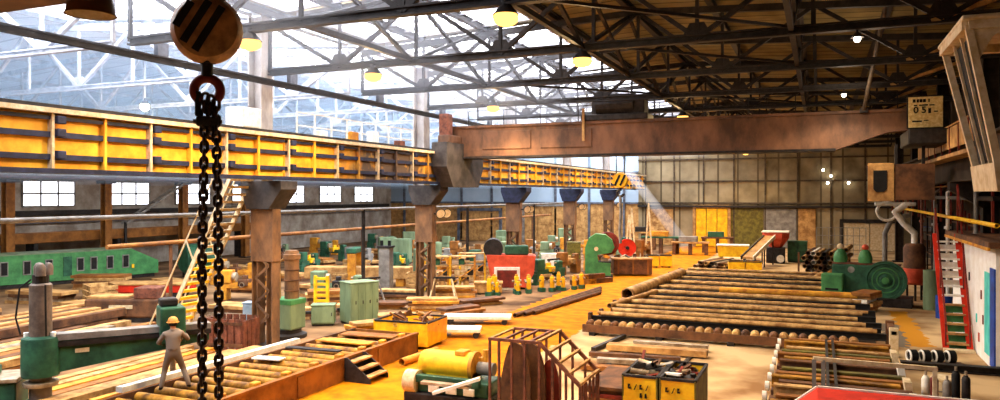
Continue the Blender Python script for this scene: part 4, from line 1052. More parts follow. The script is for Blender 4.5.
for x in (.15, 1.5):
    for y in (17.5, 21.5, 25.8): solid('rack_block', 'dark block under the front rack bearers', 'block', MB().box((-.15, -.15, 0), (.15, .15, .34), .02), 'dark', (x, y, 0), 0, 'blocks under the front rack')
for k, x in enumerate((.18, .36)):
    steel_bar('separator_bar', 'dark lengthwise separator bar lying on the front rack beams', 'bar', (x, 17.6, .91), (x, 25.8, .91), .07, .08, 'dark', 'separator bars on the front rack')
t = thing('guard_frame', 'cream tube guard frame standing over the front rack', 'frame', (-.15, 19.3, 0))
MB().bar((0, 0, 1.62), (2.6, .25, 1.55), .09, .09).build('top_tube', 'cream', t)
for (x, y) in ((.02, 0), (.22, .02), (2.55, .24)): MB().bar((x, y, 0), (x, y, 1.6), .09, .09).build('leg', 'grey' if x < 1 else 'cream', t)
for i, y in enumerate((18.6, 20.2, 21.9, 23.8)):
    t = thing('slant_stop', 'slanted pale stop plate at the dark wall end of the front rack', 'plate', (2.0, y, 0), 0, 'slanted stops of the front rack')
    MB().prism([(0, 0), (.16, 0), (.0, 1.05), (-.16, 1.05)], -.04, .5, 'XZ').build('plate', 'white' if i % 2 == 0 else 'cream', t); MB().box((-.12, .1, 0), (.2, .3, .1)).build('foot', 'dark', t)
for k, (x, y, m_, h) in enumerate(((2.35, 20.7, 'white', 1.15), (2.55, 20.9, 'maroon', 1.1), (2.78, 20.6, 'grey', 1.1), (3.02, 21.0, 'black', 1.25), (3.2, 20.8, 'dark', 1.2))):
    t = thing('gas_cylinder', ['white upright cylinder at the end of the front rack', 'maroon upright cylinder next to the white one', 'grey upright cylinder third from the front rack', 'black upright cylinder on the open side of the row', 'dark stout cylinder last in the upright row'][k], 'cylinder', (x, y, 0))
    MB().lathe([(0, 0), (.095, 0), (.095, h - .1), (.08, h - .05), (.05, h - .02), (.05, h), (0, h)], seg=16).build('body', m_, t, True)
    MB().cyl((0, 0, h), (0, 0, h + .1), .03).build('valve', 'steel', t)
for k in range(4):
    t = thing('cable_drum', 'small black drum with white rim standing in a row on the dark beam', 'drum', (2.75 + .37 * k, 27.45 + .12 * k, .12), R(20), 'row of small drums')
    MB().cyl((-.1, 0, .2), (.1, 0, .2), .2, seg=20).build('drum', 'black', t, True); MB().torus((-.12, 0, .2), (1, 0, 0), .17, .035, 20, 6).build('rim', 'white', t, True)
i_beam('floor_beam', 'long dark beam lying across the floor below the stair', 'beam', (2.35, 26.9, .12), (5.1, 27.0, .12), .3, .24, 'dark')
steel_bar('floor_beam', 'tan flat bar carrying the four small drums', 'beam', (2.5, 27.35, .06), (4.2, 27.9, .06), .3, .12, 'rust')
t = thing('stool_drum', 'cream round drum top at the lower picture edge by the upright cylinders', 'drum', (3.05, 22.9, 0))
MB().lathe([(0, 0), (.33, 0), (.33, .6), (.35, .62), (.35, .66), (.33, .68), (0, .68)], seg=24).build('body', 'cream', t, True); MB().torus((0, 0, .35), (0, 0, 1), .33, .02, 24, 6).build('hoop', 'grey', t)
t = thing('machine_hood', 'bright red machine hood with white edge at the bottom picture edge', 'machine', (-.05, 17.3, 0))
MB().prism([(0, 1.42), (4.0, 1.42), (4.0, .0), (-.45, .0), (-.45, 1.05)], -2.6, 0, 'XZ').build('hood', 'red', t)
MB().bar((0, -.02, 1.42), (4.0, -.02, 1.42), .07, .07).build('edge_trim', 'white', t); MB().bar((0, -.02, 1.42), (-.45, -.02, 1.05), .07, .07, (0, 1, 0)).build('edge_trim', 'white', t)
MB().box((.5, -2.64, .3), (1.6, -2.6, 1.1), .01).build('access_panel', 'red', t)

# ------------------------------------------------------------------ side bay beyond the columns
t = thing('long_machine', 'long bright green machine body with a row of dark windows by the far left wall', 'machine', (-43.67, 28.58, 0), R(75))
MB().prism([(-10, .25), (9.4, .25), (9.4, 1.1), (7.6, 1.95), (-10, 1.95)], 0, 2.2, 'XZ').build('body', 'green', t)
MB().box((-10, .1, 0), (9.2, 2.1, .27), .03).build('plinth', 'dark', t)
MB().box((-10, -.04, 1.93), (7.6, 2.24, 2.0), .01).build('roof_edge', 'palegreen', t)
for x in (-8.5, -7.1, -5.7, -4.2, -2.8, -1.3, .2, 1.4, 2.6, 4.4, 5.2, 6.2, 7.2):
    w_ = MB().box((x - .22, -.05, .75), (x + .22, .02, 1.6), .01).build('window_frame', 'grey', t); MB().box((x - .16, -.07, .82), (x + .16, -.03, 1.54)).build('glass', 'black', w_)
MB().box((3.4, -.04, .5), (3.9, .0, 1.7), .01).build('hatch', 'green2', t)
MB().box((7.6, -.05, .7), (7.75, .0, .95)).build('warning_plate', 'yellow', t)
t = thing('round_tank', 'rounded green tank machine behind the chains, near the ladder stair', 'tank', (-38.2, 38.3, 0), R(70))
MB().lathe([(0, -1.2), (.8, -1.15), (1.0, -.9), (1.0, .9), (.8, 1.15), (0, 1.2)], (0, 0, 1.25), (1, 0, 0), 22).build('shell', 'green2', t, True)
for x in (-.7, .7): MB().box((x - .12, -.8, 0), (x + .12, .8, .7), .03).build('saddle', 'dark', t)
MB().cyl((0, 0, 2.2), (0, 0, 2.6), .2).build('manhole', 'green', t)
t = thing('red_carriage', 'long low red carriage with tan deck in the side bay', 'carriage', (-33.0, 29.6, 0), R(23))
MB().box((-2.2, -.7, .35), (2.2, .7, .75), .04).build('body', 'red', t); MB().box((-2.3, -.75, .75), (2.3, .75, .83), .01).build('deck', 'tan', t)
for x in (-1.6, 1.6):
    for y in (-.55, .55): MB().cyl((x, y - .08, .22), (x, y + .08, .22), .22).build('wheel', 'dark', t)
t = thing('milling_machine', 'grimy brown machine bed with tan covers behind the drill arm', 'machine', (-27.9, 23.8, 0), R(23))
MB().box((-1.6, -.55, .2), (1.6, .6, 1.0), .08).build('bed', 'rust', t); MB().box((-1.5, -.5, 0), (1.5, .5, .2)).build('foot', 'dark', t)
MB().box((-1.55, -.4, 1.0), (.2, .5, 1.12), .02).build('cover', 'tan', t); MB().box((.5, -.5, 1.0), (1.5, .5, 1.5), .06).build('head', 'frame_rust', t)
MB().box((-.5, -.6, .6), (.5, -.54, .75)).build('name_strip', 'cream', t)
for k in range(16):
    steel_bar('timber_beam', 'long brown beam stacked lengthwise between the drill and the green machine', 'beam', (-29.6 + .42 * (k % 8) + random.uniform(-.05, .05), 14.0 + random.uniform(0, 1), .2 + .34 * (k // 8)), (-30.2 + .42 * (k % 8), 23.0 + random.uniform(-1, 1), .2 + .34 * (k // 8)), .36, .3, ('timber', 'rust2', 'tan', 'rust')[k % 4], 'long beams beyond the drill')
for k in range(14):
    x0 = -25.2 + .45 * (k % 7)
    steel_bar('steel_slab', 'long rusty slab lying lengthwise between the drill and the timber', 'slab', (x0, 12.0 + random.uniform(0, 1.5), .14 + .26 * (k // 7)), (x0 - .7, 20.5 + random.uniform(-1, 1.4), .14 + .26 * (k // 7)), .38, .22, ('tan', 'rust2', 'rust', 'timber', 'steel')[k % 5], 'slabs beyond the drill')
for k in range(5):
    y = 24 + 7 * k
    t = thing('wall_post', 'orange brown post of the row standing by the far left wall', 'post', (-46.6, y, 0), 0, 'posts by the far left wall')
    MB().ibeam((0, 0, 0), (0, 0, 6.4), .55, .5, .06, (1, 0, 0)).build('shaft', 'rust2', t); MB().box((-.4, -.4, 0), (.4, .4, .1)).build('foot', 'dark', t); MB().box((-.45, -.45, 6.3), (.45, .45, 6.5), .02).build('head', 'bluegrey', t)
t = thing('wall_duct', 'long tan duct running behind the green machine', 'duct', (-47.9, 20, 0))
MB().box((-.5, 0, 2.3), (.5, 34, 3.0), .05).build('duct', 'rust2', t)
for k in range(6): MB().box((-.4, .5 + 6.4 * k, 0), (.4, .8 + 6.4 * k, 2.3)).build('leg', 'dark', t)
for z, m_, h, lab in ((4.25, 'dark', .35, 'dark wall beam under the bright side windows'), (6.75, 'frame_rust', .2, 'thin brown wall beam above the bright side windows'), (3.6, 'bluegrey', .16, 'low grey wall rail under the dark wall beam')):
    steel_bar('wall_rail', lab, 'beam', (-49.8, -4, z), (-49.8, 81, z), .3, h, m_)
t = thing('service_pipe', 'long pale service pipe on thin posts beyond the column row', 'pipe', (-20.2, 6, 0))
MB().cyl((0, 0, 4.8), (0, 58, 4.8), .075, seg=10).build('pipe', 'grey', t)
for y in (24.6, 36.2, 48): MB().cyl((0, y, 0), (0, y, 4.8), .09, seg=8).build('post', 'dark', t)
t = thing('service_pipe', 'lower brown service pipe beyond the column row, under the pale one', 'pipe', (-24.5, 20, 0))
MB().cyl((0, 0, 3.55), (0, 50, 3.55), .09, seg=10).build('pipe', 'rust2', t)
for y in (3, 17, 31, 45): MB().cyl((0, y, 0), (0, y, 3.55), .07, seg=8).build('post', 'rust', t)
t = thing('diagonal_stair', 'thin grey stair leaning by the far left wall', 'stair', (-46, 43, 0), R(75))
for y in (0, .8): MB().bar((-3.2, y, 3.4), (1.6, y, 6.6), .06, .16).build('stringer', 'grey', t)
for k in range(11): MB().box((-3.0 + .42 * k, 0, 3.5 + .28 * k), (-2.75 + .42 * k, .8, 3.55 + .28 * k)).build('tread', 'grey', t)
MB().bar((-3.1, .4, 0), (-3.1, .4, 3.5), .16, .16).build('post', 'dark', t)
# white cabinet and fittings on the girder top
t = thing('switch_box', 'white switch box standing on top of the yellow girder behind the chains', 'box', (-18.35, 20.4, 7.66), 0)
MB().box((-.35, -.5, .1), (.35, .5, .85), .03).build('body', 'white', t); MB().box((.35, -.4, .18), (.38, .4, .78), .01).build('door', 'white', t); MB().box((-.3, -.45, 0), (.3, .45, .1)).build('foot', 'dark', t)
t = thing('girder_railing', 'pale railing with small boxes along the girder top near the crane end', 'railing', (-18.05, 23.2, 7.66))
for k in range(9): MB().bar((-.25, k * 1.1, 0), (-.25, k * 1.1, 1.0), .05, .05).build('post', 'white', t)
for z in (.5, 1.0): MB().bar((-.25, 0, z), (-.25, 8.8, z), .045, .045).build('rail', 'white', t)
for k, y in enumerate((1.2, 3.4, 5.0, 7.3)): MB().box((-.4, y, .05), (-.1, y + .55, .4 + .12 * (k % 3)), .03).build('junction_box', ('white', 'ochre', 'white', 'frame_rust')[k], t)
# floodlights on columns
fl = thing('floodlight', 'pair of round floodlights on a column', 'floodlight', (-17.6, 33.6, 4.55))
MB().bar((-.35, 0, 0), (.2, 0, 0), .07, .07).build('bracket', 'dark', fl)
for y in (-.34, .34):
    h_ = MB().lathe([(0, -.2), (.16, -.16), (.24, .06), (.26, .12), (.24, .12), (0, .05)], (.15, y, .05), (.7, -.6, -.3), 18).build('housing', 'dark', fl, True)
    MB().lathe([(0, .07), (.21, .1), (.22, .115), (0, .085)], (.15, y, .05), (.7, -.6, -.3), 18).build('lens', 'cream', h_, True)
for y, l in ((45.6, 'pair of round floodlights on the third far column'), (57.6, 'pair of round floodlights on the fourth far column'), (69.6, 'pair of round floodlights on the farthest column')): dup(fl, (-17.6, y, 4.55), 0, l)
fl['label'] = 'pair of round floodlights on the column under the crane end'

# generic clutter of the side bay, each one a machine or stack of its own
lm = [('palegreen', 'dark'), ('ochre', 'rust'), ('green2', 'yellow'), ('grey', 'dark'), ('rust2', 'tan')]
protos = [lathe_machine('%s lathe among the machines of the side bay' % c, (0, 0, 0), 0, 2.8, a, b, 1.25, '%s side bay lathes' % c) for (a, b), c in zip(lm, ('pale green', 'ochre', 'dark green', 'grey', 'brown'))]
usedp = [False] * 5
def put_lathe(k, x, y, rz):
    if not usedp[k]: protos[k].location = (x, y, 0); protos[k].rotation_euler = (0, 0, rz); usedp[k] = True
    else: dup(protos[k], (x, y, 0), rz)
i = 0
for X, ys in ((-22.8, (33, 44.5, 50, 56, 63, 70)), (-27.6, (30.5, 45, 51.5, 58, 66)), (-32.5, (36, 42.5, 49, 57, 65)), (-37.5, (45, 52, 60, 68)), (-41.5, (50, 57, 66)), (-20.6, (47.2, 53, 60.5, 66))):
    for y in ys:
        put_lathe(i % 5, X + random.uniform(-.7, .7), y + random.uniform(-.8, .8), R(random.choice((10, 20, 85, 100, -10)))); i += 1
stk = [(-31.5, 24.8, 2.6), (-36.5, 26.0, 3.4), (-39.0, 31.5, 3.0), (-35.6, 33.4, 2.6), (-24.0, 26.2, 2.4), (-22.6, 30.8, 2.0), (-30.0, 33.6, 3.0), (-24.8, 33.6, 2.6), (-27.2, 41.8, 3.0), (-31.8, 39.3, 3.0), (-36.4, 40.6, 2.8), (-22.0, 41.4, 2.4),
       (-24.6, 47.5, 2.6), (-29.6, 48.0, 2.6), (-34.8, 46.6, 3.0), (-25.2, 53.8, 2.6), (-30.4, 55.0, 3.2), (-35.6, 55.6, 3.0), (-25.4, 60.0, 3.0), (-31, 61.4, 3), (-24.5, 67, 3), (-39.5, 41.5, 3.0), (-33.5, 20.5, 2.6), (-36.5, 17.5, 3.0)]
for k, (x, y, L) in enumerate(stk):
    plate_stack(3 + k % 3, 'brown plate in one of the low stacks between the side bay machines', 'plates stacked in the side bay', (x, y, 0), R(random.uniform(-20, 40)), L, 1.2, .16, (('rust', 'rust2', 'tan'), ('tan', 'steel', 'rust'), ('timber', 'rust2', 'rust'))[k % 3], .12, .03)
cr = thing('side_crate', 'open wooden crate among the side bay machines', 'crate', (-21.5, 38.8, 0), R(20), 'open crates of the side bay')
for y in (-.6, .6):
    for k in range(3): MB().box((-.9, y - .03, .12 + k * .3), (.9, y + .03, .34 + k * .3)).build('board', 'timber', cr)
for x in (-.88, .88):
    for k in range(3): MB().box((x - .03, -.6, .12 + k * .3), (x + .03, .6, .34 + k * .3)).build('board', 'timber', cr)
MB().box((-.85, -.58, 0), (.85, .58, .1)).build('bottom', 'rust', cr)
for x, y in ((-26.2, 36.2), (-30.0, 44.6), (-20.3, 43.6), (-28.4, 63), (-34.5, 51.8), (-22.9, 59.6), (-37, 48), (-33.8, 27.2)): dup(cr, (x, y, 0), R(random.uniform(-30, 50)))
bb = thing('side_cabinet', 'upright pale green cabinet among the side bay machines', 'cabinet', (-30.8, 52.2, 0), R(15), 'upright pale green cabinets of the side bay')
MB().box((-.7, -.5, .1), (.7, .5, 2.0), .03).build('body', 'palegreen', bb); MB().box((-.66, -.54, .2), (-.02, -.5, 1.9), .01).build('door', 'palegreen', bb); MB().box((.02, -.54, .2), (.66, -.5, 1.9), .01).build('door', 'palegreen', bb); MB().box((-.65, -.45, 0), (.65, .45, .1)).build('plinth', 'dark', bb)
for x, y in ((-33.2, 53.8), (-23.6, 42.9), (-26.6, 49.3), (-22.0, 51.9), (-28.8, 68.5), (-36, 62.5), (-24.6, 75)): dup(bb, (x, y, 0), R(random.uniform(0, 60)))

# ------------------------------------------------------------------ machines between the column row and the aisle
t = thing('red_machine', 'red hopper machine with white framed dark hatch between the second and third columns', 'machine', (-16.8, 41.0, 0), R(23)); t.scale = (1.15, 1.15, 1.15)
MB().prism([(-1.05, .75), (-.7, .3), (.75, .1), (1.15, .8), (1.25, 1.7), (-1.25, 1.75)], -.7, .8, 'XZ').build('hopper', 'redorange', t)
MB().box((-.85, -.78, .0), (.45, -.66, 1.15), .02).build('hatch_frame', 'white', t); MB().box((-.7, -.82, .12), (.3, -.77, 1.0), .01).build('hatch', 'maroon', t)
MB().cyl((-.9, -.5, 2.05), (-.9, .7, 2.05), .5, seg=20).build('fan_drum', 'dark', t); MB().box((-.3, -.4, 1.74), (.9, .4, 2.2), .06).build('motor_cover', 'green2', t)
for x in (-.6, .6): MB().box((x - .12, -.4, 0), (x + .12, .6, .4)).build('leg', 'dark', t)
for k, (x, y, lab) in enumerate(((-20.1, 38.0, 'yellow storage frame nearest to the second column'), (-18.9, 38.7, 'yellow storage frame in the middle of three by the red machine'), (-19.3, 41.0, 'yellow storage frame behind the other two by the red machine'))):
    t = thing('storage_frame', lab, 'rack', (x, y, 0), R(23))
    for px in (-.75, .75):
        for py in (-.4, .4): MB().bar((px, py, 0), (px, py, 2.0), .09, .09).build('post', 'ochre' if k == 1 else 'yellow', t)
    for z in (.25, .85, 1.45, 1.95):
        MB().box((-.75, -.42, z), (.75, .42, z + .07)).build('shelf', 'timber', t)
    MB().bar((-.75, -.43, .3), (.75, -.43, 1.4), .06, .05, (0, 1, 0)).build('brace', 'ochre', t)
    for q in range(5):
        bx = MB().box((-.16, -.25, 0), (.16, .25, .32), .03)
        z = (.32, .92, 1.52)[q % 3]; lx = -.5 + .25 * q
        solid('parts_box', 'small box standing on a yellow storage frame', 'box', bx, ('rust', 'cream', 'green2', 'tan', 'dark')[q], (x + lx * math.cos(R(23)), y + lx * math.sin(R(23)), z), R(23), 'boxes on the yellow storage frames')
t = thing('low_crate', 'low tan crate on the floor in front of the red machine', 'crate', (-17.0, 38.2, 0), R(23))
MB().box((-.75, -.4, .08), (.75, .4, .62), .02).build('body', 'tan', t); MB().box((-.8, -.45, .6), (.8, .45, .68), .01).build('lid', 'timber', t)
for x in (-.5, .5): MB().box((x - .08, -.4, 0), (x + .08, .4, .08)).build('skid', 'dark', t)
rs = thing('roll_stand', 'yellow and green roll stand in the row beside the aisle', 'stand', (0, 0, 0), 0, 'row of yellow green roll stands')
MB().box((-.2, -.25, 0), (.2, .25, .3), .02).build('foot', 'green2', rs); MB().box((-.14, -.16, .3), (.14, .16, 1.15), .05).build('body', 'yellow', rs)
MB().cyl((-.3, 0, .85), (.3, 0, .85), .08).build('shaft', 'steel', rs); MB().lathe([(0, 0), (.12, .02), (.1, .12), (0, .16)], (0, 0, 1.15)).build('cap', 'ochre', rs, True)
for k in range(13):
    f = k / 12; p = (-16.6 + 3.6 * f, 36.9 + 5.2 * f + .35 * (k % 2), 0)
    p = (p[0] + random.uniform(-.25, .25), p[1] + random.uniform(-.3, .3), 0)
    if k == 0: o = rs; o.location = p
    else: o = dup(rs, p, R(random.uniform(-10, 60)))
    q = random.uniform(.62, .9); o.scale = (q, q, q)
lm2 = [('green machine bed', 'green'), ('ochre machine bed', 'ochre')]
for k, (x, y, a) in enumerate(((-15.6, 44.2, 70), (-16.2, 50.2, 80), (-15.2, 54.0, 75), (-16.4, 59.4, 70), (-15.6, 64.6, 80), (-16.6, 70.0, 85), (-14.4, 66.5, 80))):
    put_lathe((k * 2 + 2) % 5, x, y, R(a))
t = thing('eccentric_press', 'tall rounded green press with a red brown wheel beside the aisle', 'press', (-13.7, 49.2, 0), R(15))
MB().prism([(-.95, 0), (.75, 0), (.75, .95), (-.05, 1.0), (-.15, 1.5), (.8, 1.65), (1.0, 2.0), (.85, 2.5), (.4, 2.85), (-.25, 2.9), (-.7, 2.6), (-.95, 2.0)], -.5, .5, 'XZ').build('frame', 'green', t)
MB().cyl((.75, -.1, 2.25), (.75, .62, 2.25), .06).build('shaft', 'steel', t)
w_ = MB().lathe([(.3, .5), (.75, .5), (.8, .55), (.8, .75), (.75, .8), (.3, .8)], (.55, 0, 2.2), (0, 1, 0), 24).build('flywheel', 'maroon', t, True)
MB().cyl((.55, .55, 2.2), (.55, .75, 2.2), .32).build('hub', 'dark', w_)
MB().box((.1, -.3, 1.0), (.6, .3, 1.25), .03).build('ram', 'steel', t); MB().box((-.1, -.45, .95), (.8, .45, 1.05), .02).build('table', 'dark', t)
MB().cyl((-.2, -.56, 1.9), (-.2, -.5, 1.9), .14).build('dial', 'cream', t); MB().box((-1.05, -.6, 0), (.9, .6, .12), .02).build('base_plate', 'dark', t)
for k in range(7):
    b = MB().box((-.7, -.16, 0), (.7, .16, .3), .03)
    solid('steel_billet', 'short brown billet in the low pile beside the aisle before the green press', 'billet', b, ('rust', 'tan', 'roller')[k % 3], (-13.6 + .36 * (k % 4), 44.4 + .5 * (k % 4), .3 * (k // 4)), R(60), 'billets before the green press')
t = thing('work_box', 'long brown sheet metal bin beyond the green press by the aisle', 'bin', (-11.9, 50.9, 0), R(23))
MB().box((-1.3, -.6, .1), (1.3, .6, 1.15), .03).build('body', 'rust', t); MB().box((-1.36, -.66, 1.1), (1.36, .66, 1.2), .01).build('rim', 'tan', t)
for x in (-1, 0, 1): MB().box((x - .05, -.66, .1), (x + .05, -.6, 1.1)).build('rib', 'rust2', t)
for k in range(6): offcut(k, (-12.8 + .36 * k, 50.6 + .14 * k, 1.22), ('rust', 'steel', 'dark')[k % 3], 'bent piece lying on the long brown bin', 'pieces on the long brown bin', 1.2)
t = thing('disc_wheel_stand', 'red disc wheel on a yellow stand farther along the aisle edge', 'wheel', (-14.3, 59.6, 0), R(23))
MB().lathe([(.1, -.1), (.62, -.12), (.72, -.15), (.72, .15), (.62, .12), (.1, .1)], (0, 0, 1.25), (0, 1, 0), 26).build('disc', 'red', t, True); MB().cyl((0, -.3, 1.25), (0, .4, 1.25), .15).build('hub', 'dark', t)
for x in (-.6, .6): MB().bar((x, .3, 0), (0, .3, 1.25), .14, .14, (0, 1, 0)).build('leg', 'ochre', t)
for k, (x, y, lab) in enumerate(((-11.75, 57.2, 'small yellow bin at the aisle edge, nearer the red wheel'), (-10.85, 57.6, 'small yellow bin at the aisle edge, nearer the pipe rack'))): bin_box(lab, (x, y, 0), R(15), .85, .9, .9, 'yellow', 'small_skip', .02)
for k, (x, y, h) in enumerate(((-14.9, 62.5, 4.4), (-15.6, 64.4, 3.8), (-14.3, 66.4, 4.8))):
    t = thing('mast', ['pale mast behind the red wheel, nearest', 'shorter pale mast behind the red wheel', 'tallest pale mast near the back wall'][k], 'mast', (x, y, 0), R(10))
    MB().bar((0, 0, 0), (.3, 0, h), .12, .12).build('pole', 'cream', t); MB().bar((.6, 0, 0), (.3, 0, h), .12, .12).build('stay', 'cream', t); MB().box((-.2, -.3, 0), (.8, .3, .1)).build('foot', 'dark', t)
for k, (x, y, L, h) in enumerate(((-13.8, 71, 3.6, 1.6), (-11.0, 70.5, 3.4, 1.2), (-9.0, 74, 3.0, 1.5), (-16.4, 75.2, 2.6, 1.8))):
    t = thing('far_bench', ['green topped workbench near the back wall', 'tan workbench at the end of the aisle', 'brown workbench under the yellow gate', 'tall tan bench by the last column'][k], 'bench', (x, y, 0), R(5))
    MB().box((-L / 2, -.6, h - .15), (L / 2, .6, h), .02).build('top', ('green2', 'tan', 'rust', 'timber')[k], t)
    for px in (-L * .42, 0, L * .42): MB().box((px - .15, -.5, 0), (px + .15, .5, h - .15)).build('leg', 'rust', t)
    MB().box((-L * .3, -.4, h), (L * .2, .3, h + .5), .05).build('fixture', ('ochre', 'grey', 'green2', 'dark')[k], t)
cabinet('white cabinet among machines behind the row of yellow roll stands', (-16.9, 48.0, 0), R(20), 1.0, .7, 1.5, 'white', 1)
cabinet('olive cabinet near the fourth column', (-17.2, 54.6, 0), R(20), 1.0, .8, 1.9, 'olive', 2)
for k, (x, y, a, L) in enumerate(((-19.6, 31.2, 20, 2.6), (-16.2, 27.6, 30, 2.0), (-17.0, 31.6, 25, 2.4), (-15.6, 34.0, 60, 2.6), (-20.6, 34.6, 15, 2.2), (-18.2, 36.2, 25, 2.4), (-15.2, 31.0, 65, 2.2), (-21.6, 27.0, 40, 2.0), (-16.2, 24.9, 60, 1.6), (-22.6, 24.6, 15, 2.2), (-19.8, 29.2, 30, 1.8))):
    plate_stack(3 + k % 3, 'flat plate in the low piles between the column row and the aisle', 'flat piles by the columns', (x, y, 0), R(a), L, .8, .12, (('tan', 'rust2', 'rust'), ('timber', 'rust', 'dark'), ('ochre', 'tan', 'rust2'))[k % 3], .2, .05)
for k, (x, y, a) in enumerate(((-17.6, 33.9, 20), (-20.9, 32.2, 60), (-18.9, 44.6, 30), (-16.0, 46.4, 70))):
    t = thing('trestle', ['dark tube trestle beside the column under the crane end', 'dark tube trestle beyond the column row near the grey pillar', 'dark tube trestle behind the red hopper machine', 'dark tube trestle behind the roll stands'][k], 'trestle', (x, y, 0), R(a))
    for px in (-.7, .7):
        for py in (-.4, .4): MB().bar((px, py, 0), (px * .6, 0, 1.3), .07, .07).build('leg', 'cream' if k == 0 else 'grey', t)
    MB().bar((-.6, 0, 1.3), (.6, 0, 1.3), .1, .1).build('top_bar', 'dark', t)
for k, (x, y) in enumerate(((-17.2, 45.8), (-14.6, 56.5), (-16.9, 62.8), (-14.0, 53.0))):
    plate_stack(4, 'curved brown sheet in a low heap between aisle and columns', 'sheet heaps beside the aisle', (x, y, 0), R(30 + 20 * k), 2.6, 1.2, .2, ('rust', 'tan', 'rust2'), .25, .02)

# ------------------------------------------------------------------ far end of the rack: hoppers, conveyor, rods
for k, (x, y, lab) in enumerate(((-5.3, 53.9, 'yellow skip behind the pipe rack, nearer the aisle'), (-4.2, 54.1, 'yellow skip behind the pipe rack, nearer the rod stack'))): bin_box(lab, (x, y, 0), R(8), 1.0, 1.1, .95, 'yellow', 'small_skip', .02)
t = thing('feed_hopper', 'wide yellow hopper on a dark stand behind the pipe rack', 'hopper', (-6.4, 62.5, 0), R(5))
MB().prism([(-1.1, .6), (1.1, .6), (1.2, 1.5), (-1.2, 1.5)], -.7, .7, 'XZ').build('hopper', 'yellow', t); MB().box((-1.25, -.75, 1.47), (1.25, .75, 1.54)).build('rim', 'white', t)
for x in (-.9, .9): MB().box((x - .12, -.6, 0), (x + .12, .6, .62)).build('leg', 'dark', t)
t = thing('belt_conveyor', 'sloping conveyor rising from the yellow skips to the orange funnel', 'conveyor', (-4.9, 57.5, 0), 0)
A, B = Vector((0, 0, .9)), Vector((1.2, 6.0, 2.2))
MB().bar(A, B, .7, .12).build('belt', 'tan', t)
for dx in (-.42, .42): MB().bar(A + Vector((dx, 0, 0)), B + Vector((dx, 0, 0)), .08, .28).build('side_frame', 'white' if dx > 0 else 'dark', t)
for f in (.1, .5, .9):
    p = A.lerp(B, f); MB().bar((p.x - .4, p.y, 0), (p.x - .4, p.y, p.z), .1, .1).build('leg', 'dark', t); MB().bar((p.x + .4, p.y, 0), (p.x + .4, p.y, p.z), .1, .1).build('leg', 'dark', t)
t = thing('funnel', 'orange red funnel on a dark machine behind the rack', 'funnel', (-3.3, 64.8, 0))
MB().lathe([(.35, 1.2), (.5, 1.3), (1.0, 2.0), (1.05, 2.5), (.98, 2.5), (.4, 1.4)], seg=6).build('cone', 'redorange', t); MB().box((-1.05, -1.0, 2.48), (1.05, 1.0, 2.58), .03).build('lid_rim', 'white', t)
MB().box((-.7, -.7, 0), (.7, .7, 1.25), .05).build('machine_base', 'dark', t); MB().cyl((.4, -.75, .4), (.4, -1.0, .4), .3).build('pulley', 'white', t)
cabinet('dark green cabinet beside the orange funnel', (-1.7, 66.2, 0), 0, 1.5, 1.0, 1.7, 'green2', 2)
for q, (x, y, L, n, lab) in enumerate(((-8.6, 57.0, 4.5, 9, 'rod in the slanting rod pile behind the rack corner by the aisle'), (-7.2, 56.2, 4.0, 9, 'rod in the slanting rod pile before the yellow hopper'))):
    bundle(n, lab, 'rod pile %s' % ('by the aisle' if q == 0 else 'before the hopper'), (x + 1.4, y, .05), (.25, .968), .14, L, ('steel', 'dark', 'timber', 'rust'), 5, 1.25, 'steel_rod', 'rod', .3)
bundle(46, 'crooked pipe in the tall pipe heap before the grey gate', 'tall pipe heap', (1.5, 52.6, .1), (.1, .995), .16, 4.2, ('timber', 'dark', 'pipe', 'white', 'rust'), 8, 1.1, 'heap_pipe', 'pipe', .6)
bundle(12, 'yellow brown pipe in the lower heap beside the green flywheel machine', 'lower pipe heap', (1.0, 47.8, .1), (.15, .989), .17, 3.2, ('ochre', 'timber', 'rust', 'dark'), 6, 1.1, 'heap_pipe', 'pipe', .5)
for x in (-1.3, 1.75):
    steel_bar('heap_stake', 'upright stake holding the tall pipe heap', 'stake', (x, 53.4, 0), (x, 53.4, 1.7), .12, .12, 'rust', 'stakes of the tall pipe heap')
t = thing('mesh_fence', 'thin grey railing cage standing before the back wall near the grey gate', 'fence', (-.3, 73, 0))
for k in range(9): MB().bar((k * .5, 0, 0), (k * .5, 0, 2.6), .05, .05).build('bar', 'grey', t)
for z in (.3, 1.1, 1.9, 2.6): MB().bar((0, 0, z), (4, 0, z), .05, .05).build('rail', 'grey', t)
for k, (x, z) in enumerate(((.3, 8.0), (1.0, 7.4), (.7, 6.7), (2.6, 6.7), (4.9, 6.8))):
    wl = thing('wall_lamp', ['small white lamp highest on the back wall', 'small white lamp below the highest one on the back wall', 'small white lamp on the back wall rail, outermost of the group', 'small white lamp on the back wall rail, alone', 'small white lamp on the back wall rail beside the crane cab'][k], 'lamp', (x, YB - .25, z))
    MB().sphere((0, -.1, 0), .13, seg=10).build('bulb', 'spot', wl, True); MB().box((-.06, -.05, -.06), (.06, .12, .06)).build('bracket', 'dark', wl)

